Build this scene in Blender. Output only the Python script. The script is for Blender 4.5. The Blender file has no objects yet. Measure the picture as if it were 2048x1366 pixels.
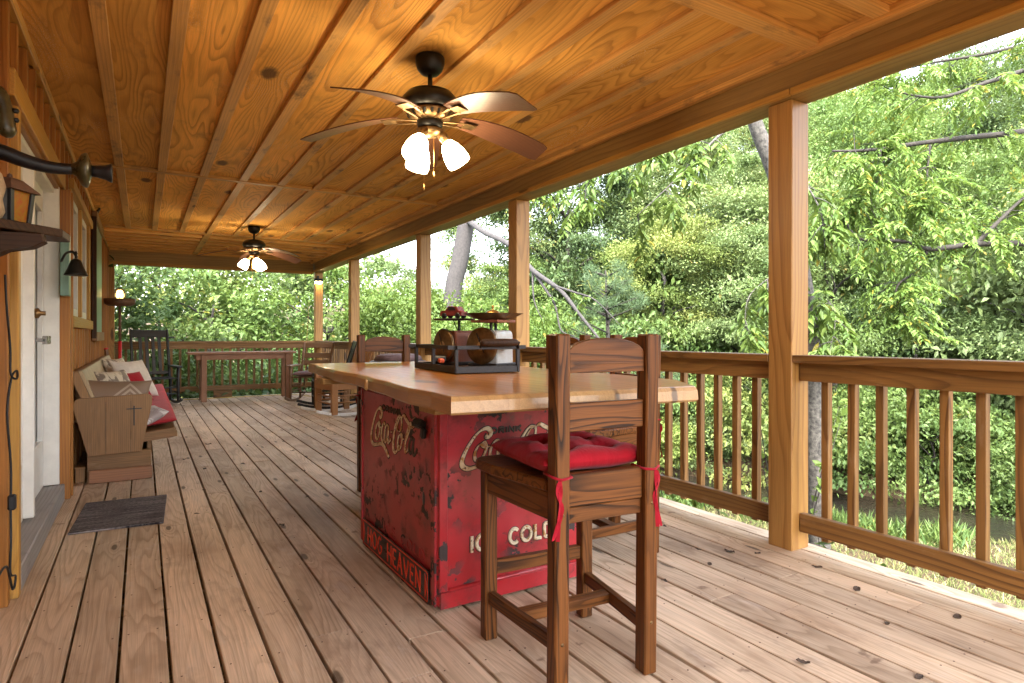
import bpy, math, random
import numpy as np
from mathutils import Vector, Matrix, Euler
R = math.radians
random.seed(7); rng = np.random.default_rng(7)
sc = bpy.context.scene
col = sc.collection

# ------------------------------------------------------------------ camera, sky, sun, exposure
YAW = math.atan((1024-285)/1231.0)
cam = bpy.data.cameras.new('camera'); camo = bpy.data.objects.new('camera', cam); col.objects.link(camo)
cam.sensor_width = 36; cam.lens = 36*1231/2048; cam.clip_start = .05; cam.clip_end = 600
camo.location = (0, 0, 1.1); camo.rotation_euler = (R(90), 0, -YAW)
cam.shift_y = -(683-671)/2048.0
sc.camera = camo
world = bpy.data.worlds.new('World'); sc.world = world; world.use_nodes = True
wn = world.node_tree; wn.nodes.clear()
sky = wn.nodes.new('ShaderNodeTexSky'); sky.sky_type = 'NISHITA'; sky.sun_disc = False
SUN_EL, SUN_AZ = 52, 215          # azimuth clockwise from +Y, where the sun stands
sky.sun_elevation = R(SUN_EL); sky.sun_rotation = R(SUN_AZ); sky.dust_density = 3.5; sky.air_density = 1.0; sky.ozone_density = .6
hs = wn.nodes.new('ShaderNodeHueSaturation'); hs.inputs['Saturation'].default_value = .42
bg = wn.nodes.new('ShaderNodeBackground'); bg.inputs['Strength'].default_value = .15
wo = wn.nodes.new('ShaderNodeOutputWorld')
wn.links.new(sky.outputs[0], hs.inputs['Color']); wn.links.new(hs.outputs[0], bg.inputs['Color']); wn.links.new(bg.outputs[0], wo.inputs[0])
sl = bpy.data.lights.new('sun', 'SUN'); sl.energy = 1.0; sl.angle = R(22); sl.color = (1, .95, .86)
so = bpy.data.objects.new('sun', sl); col.objects.link(so)
sd = Vector((math.sin(R(SUN_AZ))*math.cos(R(SUN_EL)), math.cos(R(SUN_AZ))*math.cos(R(SUN_EL)), math.sin(R(SUN_EL))))
so.rotation_euler = sd.to_track_quat('Z', 'Y').to_euler(); so.location = (0, 0, 30)
sc.view_settings.view_transform = 'Standard'; sc.view_settings.look = 'None'; sc.view_settings.gamma = 1
sc.view_settings.use_curve_mapping = False
sc.view_settings.exposure = 3.75
sc.render.engine = 'CYCLES'
cy = sc.cycles
cy.use_denoising = True; cy.max_bounces = 7; cy.diffuse_bounces = 4; cy.glossy_bounces = 3; cy.transmission_bounces = 4
cy.transparent_max_bounces = 6; cy.caustics_reflective = False; cy.caustics_refractive = False; cy.sample_clamp_indirect = 6

# ------------------------------------------------------------------ node helpers
class NT:
    def __init__(s, name):
        s.m = bpy.data.materials.new(name); s.m.use_nodes = True; s.t = s.m.node_tree; s.t.nodes.clear()
        s.out = s.n('ShaderNodeOutputMaterial')
    def n(s, k, **kw):
        x = s.t.nodes.new(k)
        for a, b in kw.items(): setattr(x, a, b)
        return x
    def put(s, sock, v):
        if v is None: return
        if hasattr(v, 'is_linked') or hasattr(v, 'links'): s.t.links.new(v, sock)
        elif isinstance(v, (tuple, list)):
            sock.default_value = tuple(v)+(1,) if len(sock.default_value) == 4 and len(v) == 3 else v
        else: sock.default_value = v
    def math(s, op, a, b=None, c=None, clamp=False):
        x = s.n('ShaderNodeMath', operation=op); x.use_clamp = clamp
        for i, v in enumerate((a, b, c)): s.put(x.inputs[i], v)
        return x.outputs[0]
    def vmath(s, op, a, b=None):
        x = s.n('ShaderNodeVectorMath', operation=op); s.put(x.inputs[0], a); s.put(x.inputs[1], b); return x.outputs[0]
    def noise(s, v, scale=1, detail=2, rough=.5, dist=0, d='3D'):
        x = s.n('ShaderNodeTexNoise', noise_dimensions=d); s.put(x.inputs['Vector'], v)
        x.inputs['Scale'].default_value = scale; x.inputs['Detail'].default_value = detail
        x.inputs['Roughness'].default_value = rough; x.inputs['Distortion'].default_value = dist
        return x.outputs['Fac']
    def mr(s, v, a, b, c=0, d=1, smooth=False):
        x = s.n('ShaderNodeMapRange'); x.clamp = True
        if smooth: x.interpolation_type = 'SMOOTHSTEP'
        s.put(x.inputs[0], v)
        for i, q in enumerate((a, b, c, d)): s.put(x.inputs[1+i], q)
        return x.outputs[0]
    def mix(s, f, a, b, mode='MIX'):
        x = s.n('ShaderNodeMix', data_type='RGBA', blend_type=mode); s.put(x.inputs[0], f); s.put(x.inputs[6], a); s.put(x.inputs[7], b)
        return x.outputs[2]
    def ramp(s, f, stops):
        x = s.n('ShaderNodeValToRGB'); s.put(x.inputs[0], f); e = x.color_ramp.elements
        while len(e) < len(stops): e.new(.5)
        for i, (p, c) in enumerate(stops):
            e[i].position = p; e[i].color = (c, c, c, 1) if not isinstance(c, (tuple, list)) else tuple(c)+(1,)
        return x.outputs[0]
    def gco(s):
        a = s.n('ShaderNodeAttribute', attribute_name='gco'); o = s.n('ShaderNodeObjectInfo')
        off = s.n('ShaderNodeCombineXYZ')
        s.put(off.inputs[0], s.math('MULTIPLY', o.outputs['Random'], 53.1)); s.put(off.inputs[1], s.math('MULTIPLY', o.outputs['Random'], 17.7))
        s.put(off.inputs[2], s.math('MULTIPLY', o.outputs['Random'], 29.3))
        s.rand = o.outputs['Random']
        return s.vmath('ADD', a.outputs['Vector'], off.outputs[0])
    def bump(s, h, st=.2, d=.01, nrm=None):
        x = s.n('ShaderNodeBump'); x.inputs['Strength'].default_value = st; x.inputs['Distance'].default_value = d; s.put(x.inputs['Height'], h)
        if nrm is not None: s.put(x.inputs['Normal'], nrm)
        return x.outputs[0]
    def pbr(s, c, rough=.5, metal=0, nrm=None, coat=0, coat_r=.1, spec=.5, emis=None, es=0, sheen=0):
        x = s.n('ShaderNodeBsdfPrincipled'); s.put(x.inputs['Base Color'], c); s.put(x.inputs['Roughness'], rough); s.put(x.inputs['Metallic'], metal)
        if nrm is not None: s.put(x.inputs['Normal'], nrm)
        s.put(x.inputs['Coat Weight'], coat); x.inputs['Coat Roughness'].default_value = coat_r; x.inputs['Specular IOR Level'].default_value = spec
        if sheen: x.inputs['Sheen Weight'].default_value = sheen
        if es: s.put(x.inputs['Emission Color'], emis); x.inputs['Emission Strength'].default_value = es
        s.t.links.new(x.outputs[0], s.out.inputs[0]); return s.m

def wood(name, light, dark, A=7., B=38., along=.55, across=3., ringk=.6, knots=.25, kx=1.1, ky=5., knotc=None, var=.25, rough=.55, fine=.3,
         stain=0., stainc=(.05, .04, .035), bump=.25, coat=0., wear=0., wearc=(.5, .45, .4), spec=.4, fleck=0., traffic=0.):
    t = NT(name); p = t.gco()
    low = t.noise(t.vmath('MULTIPLY', p, (along, across, across)), 1, 2.5, .5)
    sp = t.n('ShaderNodeSeparateXYZ'); t.put(sp.inputs[0], p)
    yy = t.math('ADD', sp.outputs[1], t.math('MULTIPLY', sp.outputs[2], .7))
    f = t.math('ADD', t.math('MULTIPLY', low, A), t.math('MULTIPLY', yy, B))
    kmask = None
    if knots > 0:
        v = t.n('ShaderNodeTexVoronoi', voronoi_dimensions='2D'); t.put(v.inputs['Vector'], t.vmath('MULTIPLY', p, (kx, ky, 1))); v.inputs['Scale'].default_value = 1
        cs = t.n('ShaderNodeSeparateColor'); t.put(cs.inputs[0], v.outputs['Color'])
        sel = t.math('GREATER_THAN', cs.outputs[0], 1-knots)
        infl = t.math('MULTIPLY', t.math('POWER', t.mr(v.outputs['Distance'], 0, .5, 1, 0), 2.2), sel)
        f = t.math('ADD', f, t.math('MULTIPLY', infl, 4.2))
        wob = t.math('ADD', v.outputs['Distance'], t.math('MULTIPLY', t.math('SUBTRACT', t.noise(p, 40, 2), .5), .05))
        kmask = t.math('MULTIPLY', t.mr(wob, .055, .11, 1, 0, True), sel)
    fr = t.math('FRACT', f)
    ring = t.ramp(fr, [(0, .25), (.1, 0), (.5, .12), (.86, .9), (.95, 1), (1., .25)])
    fib = t.noise(t.vmath('MULTIPLY', p, (5, 210, 210)), 1, 1, .6)
    ringm = t.math('MULTIPLY', ring, t.mr(t.noise(t.vmath('MULTIPLY', p, (.9, 5, 5)), 1, 2), .3, .7, ringk*.35, ringk*1.15))
    c = t.mix(ringm, light, dark)
    tone = t.math('ADD', 1-var*.5, t.math('MULTIPLY', t.rand, var))
    tone = t.math('MULTIPLY', tone, t.mr(t.noise(t.vmath('MULTIPLY', p, (.8, 3, 3)), 1.3, 3), .25, .75, .8, 1.18))
    tone = t.math('MULTIPLY', tone, t.mr(fib, .2, .8, 1-fine*.55, 1+fine*.45))
    cc = t.n('ShaderNodeCombineXYZ')
    for i in range(3): t.put(cc.inputs[i], tone)
    c = t.mix(1, c, cc.outputs[0], 'MULTIPLY')
    if stain:
        st = t.mr(t.noise(t.vmath('MULTIPLY', p, (2.2, 5, 5)), 1, 5, .68), .53, .72, 0, stain, True)
        c = t.mix(st, c, stainc)
    if wear:
        we = t.mr(t.noise(t.vmath('MULTIPLY', p, (3, 9, 9)), 1, 6, .7), .56, .7, 0, wear, True)
        c = t.mix(we, c, wearc)
    if traffic:     # foot dirt and water marks that run on over neighbouring boards
        gp = t.n('ShaderNodeNewGeometry').outputs['Position']
        tr = t.mr(t.noise(t.vmath('MULTIPLY', gp, (1.6, .8, 1)), 1, 5, .62), .42, .68, 0, traffic, True)
        c = t.mix(tr, c, t.mix(1, c, (.62, .54, .47), 'MULTIPLY'))
        sp_ = t.mr(t.noise(gp, 5.5, 4, .6), .66, .73, 0, traffic, True)
        c = t.mix(sp_, c, t.mix(1, c, (.42, .34, .30), 'MULTIPLY'))
    if fleck:
        fl = t.math('MULTIPLY', t.mr(t.noise(p, 190, 2, .6), .6, .66, 0, 1), t.mr(t.noise(t.vmath('MULTIPLY', p, (1.1, 2.4, 2)), 1, 3), .52, .66, 0, fleck))
        c = t.mix(fl, c, (.72, .62, .5))
    if kmask is not None: c = t.mix(t.math('MULTIPLY', kmask, .85), c, knotc or tuple(x*.28 for x in dark))
    nr = t.bump(fib, bump, .002)
    rg = t.mr(fib, .2, .8, rough-.08, rough+.1)
    return t.pbr(c, rg, 0, nr, coat, .12, spec)

def plain(name, c, rough=.5, metal=0, noise=.15, scale=12, coat=0, bump=0, sheen=0, spec=.5, c2=None, obj=False):
    t = NT(name); p = t.gco()
    n = t.noise(p, scale, 4, .6)
    cc = t.mix(t.mr(n, .3, .7), tuple(x*(1-noise) for x in c), c2 or tuple(min(1, x*(1+noise)) for x in c))
    return t.pbr(cc, t.mr(n, .2, .8, max(.03, rough-.08), min(1, rough+.08)), metal, t.bump(t.noise(p, scale*7, 3), bump, .004) if bump else None, coat, .1, spec, sheen=sheen)

def emit(name, c, s):
    t = NT(name); x = t.n('ShaderNodeEmission'); t.put(x.inputs[0], c); x.inputs[1].default_value = s
    t.t.links.new(x.outputs[0], t.out.inputs[0]); return t.m

def cloth(name, c, c2=None, scale=30, weave=900, rough=.85, bump=.3):
    t = NT(name); p = t.gco()
    n = t.noise(p, scale, 4, .6)
    cc = t.mix(t.mr(n, .3, .7), c, c2 or tuple(x*.75 for x in c))
    return t.pbr(cc, rough, 0, t.bump(t.noise(p, weave, 1), bump, .001, t.bump(t.noise(p, 16, 3, .55, .6), .55, .012)), sheen=.08, spec=.2)

def leafmat(name, a, b, yel=(.30, .26, .04), yk=.15, trans=.35):
    t = NT(name)
    at = t.n('ShaderNodeAttribute', attribute_name='tint'); o = t.n('ShaderNodeObjectInfo')
    sp = t.n('ShaderNodeSeparateXYZ'); t.put(sp.inputs[0], at.outputs['Vector'])
    c = t.mix(sp.outputs[0], a, b)
    c = t.mix(t.math('MULTIPLY', t.math('GREATER_THAN', sp.outputs[1], 1-yk), .75), c, yel)
    g = t.math('ADD', .8, t.math('MULTIPLY', o.outputs['Random'], .4)); cc = t.n('ShaderNodeCombineXYZ')
    for i in range(3): t.put(cc.inputs[i], g)
    c = t.mix(1, c, cc.outputs[0], 'MULTIPLY')
    d = t.n('ShaderNodeBsdfPrincipled'); t.put(d.inputs['Base Color'], c); d.inputs['Roughness'].default_value = .5; d.inputs['Specular IOR Level'].default_value = .28
    tr = t.n('ShaderNodeBsdfTranslucent'); t.put(tr.inputs[0], t.mix(.25, c, (.20, .24, .04)))
    m = t.n('ShaderNodeMixShader'); m.inputs[0].default_value = trans
    t.t.links.new(d.outputs[0], m.inputs[1]); t.t.links.new(tr.outputs[0], m.inputs[2]); t.t.links.new(m.outputs[0], t.out.inputs[0])
    return t.m

M = {}
M['deck'] = wood('deck_wood', (.61, .465, .325), (.28, .18, .10), A=22, B=30, along=.42, across=4.0, ringk=.55, knots=.17, kx=1.7, ky=6.5, var=.36, rough=.66, stain=.5, stainc=(.20, .125, .08), wear=.35, wearc=(.60, .52, .44), fine=.35, bump=.4, traffic=.85)
M['ceil'] = wood('ceiling_plywood', (.78, .40, .09), (.32, .125, .026), A=42, B=18, along=.30, across=2.1, ringk=.58, knots=.2, kx=1.0, ky=2.0, var=.42, rough=.8, stain=.42, stainc=(.20, .10, .045), fleck=.9, fine=.25, bump=.15, spec=.2, knotc=(.09, .05, .03))
M['ceil_b'] = wood('batten_pine', (.62, .335, .095), (.36, .165, .04), A=5, B=60, ringk=.5, knots=.2, var=.3, rough=.6, stain=.9, stainc=(.12, .075, .045), fine=.35, wear=.3, wearc=(.5, .33, .16))
M['pine'] = wood('stained_pine', (.42, .22, .06), (.22, .09, .02), A=7, B=24, ringk=.7, knots=.2, kx=.9, ky=4, var=.25, rough=.45, fine=.35, stain=.15, stainc=(.2, .11, .05))
M['beam'] = wood('beam_pine', (.33, .195, .06), (.17, .085, .022), A=7, B=24, ringk=.6, knots=.22, kx=.7, ky=3.5, var=.2, rough=.5, fine=.3, stain=.3, stainc=(.16, .10, .05))
M['rail'] = wood('railing_pine', (.25, .125, .034), (.085, .034, .009), A=10, B=30, ringk=.85, knots=.2, var=.35, rough=.5, fine=.4, wear=.2, wearc=(.42, .31, .2))
M['siding'] = wood('siding_cedar', (.38, .155, .028), (.19, .062, .011), A=4, B=55, ringk=.6, knots=.1, var=.35, rough=.45, fine=.3)
M['trim'] = wood('yellow_pine_trim', (.48, .25, .05), (.30, .13, .026), A=4, B=50, ringk=.5, knots=.15, var=.2, rough=.45)
M['stool'] = wood('dark_stained_pine', (.145, .052, .0125), (.014, .005, .0018), A=16, B=16, along=.7, across=8, ringk=.95, knots=.12, ky=6, var=.2, rough=.42, fine=.45, wear=.10, wearc=(.24, .11, .035), coat=0, spec=.22)
M['slab'] = wood('varnished_slab', (.50, .195, .032), (.28, .09, .012), A=8, B=14, along=.45, across=1.6, ringk=.55, knots=.25, kx=.9, ky=2.2, var=.1, rough=.36, fine=.25, stain=.25, stainc=(.34, .11, .02), coat=.42, bump=.12, spec=.35)
M['slabedge'] = wood('slab_edge', (.42, .24, .09), (.26, .125, .04), A=8, B=14, ringk=.4, knots=.35, kx=1.5, ky=6, var=.2, rough=.4, stain=.4, stainc=(.42, .22, .07), coat=.3)
M['pew'] = wood('pew_oak', (.25, .13, .047), (.125, .058, .021), A=3, B=80, ringk=.55, knots=.03, var=.22, rough=.5, fine=.55, wear=.25, wearc=(.36, .25, .15))
M['pewback'] = wood('pew_back_oak', (.42, .30, .17), (.27, .17, .08), A=3, B=80, ringk=.4, knots=0, var=.15, rough=.5, fine=.5)
M['rockwood'] = wood('rocker_wood', (.36, .17, .06), (.19, .08, .03), A=4, B=60, ringk=.6, knots=.1, var=.3, rough=.45)
M['rockbrown'] = wood('rocker_brown', (.20, .11, .055), (.10, .05, .025), A=4, B=60, ringk=.6, knots=.05, var=.3, rough=.5)
M['bench'] = wood('bench_redwood', (.25, .115, .055), (.13, .05, .025), A=4, B=60, ringk=.6, knots=.1, var=.2, rough=.5, wear=.3, wearc=(.36, .24, .17))
M['grey'] = wood('grey_sill', (.32, .30, .29), (.19, .17, .16), A=5, B=50, ringk=.5, knots=.1, var=.1, rough=.65, stain=.5, stainc=(.14, .12, .12))
M['dkcarve'] = wood('dark_carved', (.05, .024, .012), (.016, .008, .005), A=5, B=60, ringk=.6, knots=.1, var=.2, rough=.5, spec=.15)
M['black'] = plain('black_paint', (.008, .008, .009), .45, noise=.4, scale=20)
M['iron'] = plain('bronze_iron', (.012, .010, .008), .4, .3, noise=.35, scale=30)
M['ironrust'] = plain('aged_iron', (.022, .017, .015), .55, .2, noise=.5, scale=40, bump=.2)
M['brass'] = plain('brass', (.55, .33, .10), .3, .9, noise=.3, scale=25)
M['bronze'] = plain('antique_bronze', (.20, .12, .05), .38, .8, noise=.4, scale=30)
M['white'] = plain('white_paint', (.74, .72, .67), .45, noise=.08, scale=9, bump=.1)
M['shade'] = emit('lit_glass_shade', (1, .78, .48), 4.8)
M['bulb'] = emit('lit_bulb', (1, .60, .20), .7)
M['flood'] = emit('lit_flood', (1, .72, .35), 9)
M['red'] = cloth('red_cotton', (.33, .003, .012), (.25, .002, .008), 12)
M['redpew'] = cloth('faded_red_upholstery', (.50, .025, .035), (.38, .014, .02), 8, weave=500)
M['tan'] = cloth('taupe_satin', (.22, .13, .075), (.19, .13, .09), 10, rough=.5)
M['cream'] = cloth('cream_cotton', (.62, .54, .45), (.52, .44, .36), 20)
M['mauve'] = cloth('mauve_cushion', (.22, .14, .135), (.16, .10, .10), 15)
M['bladeu'] = wood('fan_blade', (.12, .052, .028), (.06, .022, .012), A=4, B=60, ringk=.5, knots=0, var=.1, rough=.38)
M['glass'] = plain('window_glass', (.05, .055, .055), .06, noise=.1, spec=.6)
M['doorglass'] = plain('door_glass', (.17, .17, .16), .12, noise=.06, spec=.6)
M['greenp'] = wood('green_weathered_paint', (.20, .33, .26), (.12, .22, .17), A=4, B=40, ringk=.4, knots=0, rough=.35, wear=.3, wearc=(.34, .40, .34))
M['lampred'] = plain('red_enamel', (.50, .02, .02), .4, noise=.2)
M['rustpan'] = plain('rust_pan', (.13, .07, .045), .6, .2, noise=.5, scale=15, bump=.2)
M['cord'] = plain('black_rubber', (.007, .007, .008), .6)
M['yellowhose'] = plain('yellow_cord', (.55, .42, .06), .5)
M['rod'] = plain('cork_rod', (.46, .26, .07), .4)
M['orangew'] = plain('orange_plastic', (.85, .10, .015), .4)
M['clear'] = plain('white_enamel', (.62, .62, .60), .35, noise=.2, scale=25, c2=(.42, .38, .33), bump=.1)
M['dial'] = plain('brass_dial', (.42, .25, .085), .3, .0, noise=.5, scale=8, coat=.5)
M['copper'] = plain('rusty_copper', (.55, .165, .06), .6, 0, noise=.5, scale=18, c2=(.22, .08, .05), bump=.3)
M['dkgrey'] = plain('dark_grey_vinyl', (.06, .06, .068), .4)
M['stone'] = plain('bark_stone', (.42, .31, .19), .8, noise=.4, scale=18, bump=.6)
M['olive'] = plain('olive_varnish', (.055, .045, .018), .3, noise=.5, scale=20)
M['frost'] = plain('frosted_pane', (.26, .25, .235), .25, noise=.08)
M['amber'] = plain('amber_pane', (.42, .23, .015), .2, noise=.3, scale=45, c2=(.36, .06, .012))
M['strap'] = cloth('tie_tape', (.34, .006, .018))
M['bark'] = plain('grey_bark', (.016, .013, .010), .9, noise=.7, scale=30, bump=1.0, c2=(.10, .092, .08))
M['barkd'] = plain('dark_bark', (.02, .016, .0125), .9, noise=.5, scale=14, bump=.8)
M['deadwood'] = plain('dead_branch_bark', (.034, .030, .029), .9, noise=.4, scale=20, bump=.5)
M['deadleaf'] = plain('dry_leaf', (.13, .075, .038), .7, noise=.5, scale=4, c2=(.05, .028, .016))
M['conc'] = plain('roofing', (.08, .07, .065), .8)

# red enamel with chips
def red_enamel():
    t = NT('chipped_red_enamel'); p = t.gco()
    big = t.noise(p, 2.2, 3, .6)
    c = t.mix(t.mr(big, .35, .7), (.33, .006, .010), (.43, .04, .05))
    c = t.mix(t.mr(t.noise(p, 4, 5, .7), .46, .70, 0, .75, True), c, (.065, .008, .008))
    chip = t.math('MULTIPLY', t.mr(t.noise(p, 13, 5, .6), .545, .57, 0, 1), t.mr(t.noise(p, 2.6, 2), .45, .54, 0, 1))
    c = t.mix(chip, c, (.028, .018, .016))
    rust = t.mr(t.noise(p, 9, 6, .75), .56, .70, 0, .75, True)
    c = t.mix(rust, c, (.12, .04, .022))
    h = t.math('SUBTRACT', t.math('MULTIPLY', t.noise(p, 3, 2), .8), t.math('MULTIPLY', chip, .3))
    return t.pbr(c, t.mr(t.math('MAXIMUM', chip, rust), 0, 1, .30, .7), 0, t.bump(h, .35, .01), .2, .15)
M['cooler'] = red_enamel()
def worn_cream():
    t = NT('worn_cream_lettering'); p = t.gco()
    c = t.mix(t.mr(t.noise(p, 38, 5, .7), .46, .62, 0, 1, True), (.70, .60, .42), (.45, .22, .06))
    c = t.mix(t.mr(t.noise(p, 60, 4, .7), .58, .64), c, (.05, .03, .02))
    return t.pbr(c, .5)
M['letters'] = worn_cream()
M['letters_dk'] = plain('blackened_lettering', (.20, .13, .06), .5, noise=.7, scale=60, c2=(.03, .02, .015))
M['outline'] = plain('dark_outline', (.035, .012, .010), .6, noise=.4)
M['platebk'] = plain('plate_black', (.012, .012, .013), .3)
M['platered'] = plain('plate_orange', (.62, .045, .015), .45, noise=.2, scale=30)

def mat_mat():   # woven door mat
    t = NT('woven_mat'); p = t.gco(); sp = t.n('ShaderNodeSeparateXYZ'); t.put(sp.inputs[0], p)
    st = t.noise(t.vmath('MULTIPLY', p, (3, 170, 1)), 1, 2, .7)
    dash = t.noise(t.vmath('MULTIPLY', p, (60, 170, 1)), 1, 1)
    c = t.mix(t.mr(t.math('ADD', st, t.math('MULTIPLY', dash, .5)), .62, .95), (.028, .026, .030), (.26, .23, .23))
    c = t.mix(t.mr(t.noise(p, 5, 3), .5, .7, 0, .5), c, (.05, .042, .045))
    return t.pbr(c, .9, 0, t.bump(st, .6, .004), spec=.1)
M['mat'] = mat_mat()
def pillow_mat(name, a, b, kind):
    t = NT(name); p = t.gco(); sp = t.n('ShaderNodeSeparateXYZ'); t.put(sp.inputs[0], p)
    if kind == 'diamond':
        d = t.math('ADD', t.math('ABSOLUTE', t.math('SUBTRACT', sp.outputs[0], .11)), t.math('ABSOLUTE', sp.outputs[1]))
        m = t.math('MULTIPLY', t.mr(t.math('FRACT', t.math('MULTIPLY', d, 22)), .45, .55), t.mr(d, .13, .15, 1, 0))
    else:
        m = t.mr(t.noise(t.vmath('MULTIPLY', p, (9, 16, 9)), 1, 3, .6, .8), .47, .55)
    c = t.mix(m, a, b)
    return t.pbr(c, .6, 0, t.bump(t.noise(p, 600, 1), .3, .001), sheen=.1)
def attr_noshift(m):   # pillow print sits on the pillow: no per-object shift
    for n in list(m.node_tree.nodes):
        if n.type == 'OBJECT_INFO':
            for l in list(n.outputs['Random'].links): 
                sck = l.to_socket; m.node_tree.links.remove(l); sck.default_value = 0
    return m
M['pill1'] = attr_noshift(pillow_mat('geometric_pillow', (.19, .115, .065), (.36, .27, .19), 'diamond'))
M['pill2'] = pillow_mat('leafy_pillow', (.52, .43, .30), (.15, .105, .07), 'leaf')
M['pill3'] = pillow_mat('floral_pillow', (.58, .54, .50), (.33, .27, .25), 'leaf')

LEAF = {
 'mid': leafmat('leaves_mid', (.058, .110, .030), (.135, .195, .052), yk=.05),
 'yel': leafmat('leaves_yellow_green', (.105, .155, .036), (.215, .25, .066), (.32, .26, .06), .05),
 'dark': leafmat('leaves_dark', (.045, .085, .032), (.11, .16, .058), yk=.02),
 'pale': leafmat('leaves_pale', (.090, .145, .050), (.185, .24, .090), (.36, .27, .08), .08),
 'walnut': leafmat('leaves_walnut', (.064, .122, .024), (.13, .195, .040), (.28, .22, .03), .035, .40),
 'near': leafmat('leaves_deep_green', (.038, .082, .03), (.10, .16, .05), yk=.03, trans=.4),  # deepest green of the broadleaf tones
 'pine': leafmat('pine_needles', (.045, .085, .035), (.095, .15, .065), yk=.02, trans=.15),
 'grass': leafmat('grass_blades', (.11, .15, .045), (.21, .23, .09), (.40, .34, .16), .25),
}

# ------------------------------------------------------------------ mesh builder
class MB:
    def __init__(s): s.v = []; s.f = []; s.g = []; s.mi = []; s.sm = []
    def add(s, vs, fs, gs=None, off=None, mi=0, sm=False):
        b = len(s.v); o = off if off is not None else Vector((random.uniform(0, 40), random.uniform(0, 9), random.uniform(0, 9)))
        s.v += [tuple(x) for x in vs]; s.f += [tuple(b+i for i in q) for q in fs]
        s.g += [tuple(Vector(x)+o) for x in (gs or vs)]; s.mi += [mi]*len(fs); s.sm += [sm]*len(fs)
        return s
    def box(s, c, d, rot=None, bev=.003, grain=None, mi=0, top=None, off=None):
        """chamfered box; top=(sx,sy) scales the upper face (taper)"""
        c = Vector(c); h = [x/2 for x in d]; b = min(bev, min(h)*.45)
        vs = []; idx = {}
        for sx in (-1, 1):
            for sy in (-1, 1):
                for sz in (-1, 1):
                    for ax in range(3):
                        q = [sx*h[0], sy*h[1], sz*h[2]]
                        for k in range(3):
                            if k != ax: q[k] -= (sx, sy, sz)[k]*b
                        idx[(sx, sy, sz, ax)] = len(vs); vs.append(Vector(q))
        fs = []
        for ax in range(3):
            o1, o2 = [k for k in range(3) if k != ax]
            for sg in (-1, 1):
                q = []
                for a, e in ((-1, -1), (1, -1), (1, 1), (-1, 1)):
                    k = [0, 0, 0]; k[ax] = sg; k[o1] = a; k[o2] = e; q.append(idx[(*k, ax)])
                flip = (sg > 0) if ax == 1 else (sg < 0)
                fs.append(q[::-1] if flip else q)
        for ax in range(3):
            o1, o2 = [k for k in range(3) if k != ax]
            for a in (-1, 1):
                for e in (-1, 1):
                    k0 = [0]*3; k1 = [0]*3; k0[ax] = -1; k1[ax] = 1
                    for k in (k0, k1): k[o1] = a; k[o2] = e
                    q = [idx[(*k0, o1)], idx[(*k1, o1)], idx[(*k1, o2)], idx[(*k0, o2)]]
                    n = (vs[q[1]]-vs[q[0]]).cross(vs[q[2]]-vs[q[0]]); m = Vector((0, 0, 0)); m[o1] = a; m[o2] = e
                    fs.append(q if n.dot(m) > 0 else q[::-1])
        for sx in (-1, 1):
            for sy in (-1, 1):
                for sz in (-1, 1):
                    q = [idx[(sx, sy, sz, k)] for k in range(3)]
                    n = (vs[q[1]]-vs[q[0]]).cross(vs[q[2]]-vs[q[0]])
                    fs.append(q if n.dot(Vector((sx, sy, sz))) > 0 else q[::-1])
        order = sorted(range(3), key=lambda k: -d[k])
        if grain is not None: order = [grain]+[k for k in order if k != grain]
        gs = [Vector((p[order[0]], p[order[1]], p[order[2]])) for p in vs]
        if top: vs = [Vector((p.x*(1+(top[0]-1)*(p.z/h[2]+1)/2), p.y*(1+(top[1]-1)*(p.z/h[2]+1)/2), p.z)) for p in vs]
        m = rot.to_matrix() if isinstance(rot, Euler) else (Euler(rot).to_matrix() if isinstance(rot, tuple) else rot)
        if m is not None: vs = [m @ p for p in vs]
        return s.add([p+c for p in vs], fs, gs, off, mi)
    def bar(s, a, b, w, t, up=(0, 0, 1), bev=.003, mi=0):
        """box from point a to b, w across, t along 'up'"""
        a, b = Vector(a), Vector(b); x = (b-a); L = x.length; x.normalize(); u = Vector(up); y = u.cross(x)
        if y.length < 1e-4: y = Vector((0, 1, 0)).cross(x)
        y.normalize(); z = x.cross(y)
        return s.box((a+b)/2, (L, w, t), Matrix((x, y, z)).transposed(), bev, 0, mi)
    def prism(s, poly, t, fr=None, off=None, mi=0, grain=0, bev=0):
        """polygon (x,y) extruded from z=0 to t, placed by frame matrix fr (4x4)"""
        n = len(poly)
        ar = sum(poly[i][0]*poly[(i+1) % n][1]-poly[(i+1) % n][0]*poly[i][1] for i in range(n))
        if ar < 0: poly = poly[::-1]
        if bev:
            cx = sum(p[0] for p in poly)/n; cy_ = sum(p[1] for p in poly)/n
            def ins(p):
                v = Vector((cx-p[0], cy_-p[1])); v.normalize(); return (p[0]+v.x*bev, p[1]+v.y*bev)
            inn = [ins(p) for p in poly]
            vs = [Vector((*p, 0)) for p in inn]+[Vector((*p, bev)) for p in poly]+[Vector((*p, t-bev)) for p in poly]+[Vector((*p, t)) for p in inn]
            L = 4
        else:
            vs = [Vector((*p, 0)) for p in poly]+[Vector((*p, t)) for p in poly]; L = 2
        fs = [tuple(range(n))[::-1], tuple(range((L-1)*n, L*n))]
        for k in range(L-1):
            fs += [(k*n+i, k*n+(i+1) % n, (k+1)*n+(i+1) % n, (k+1)*n+i) for i in range(n)]
        gs = [Vector((p.x, p.y, p.z)) if grain == 0 else Vector((p.y, p.x, p.z)) for p in vs]
        if fr is not None: vs = [fr @ p for p in vs]
        return s.add(vs, fs, gs, off, mi)
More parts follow.
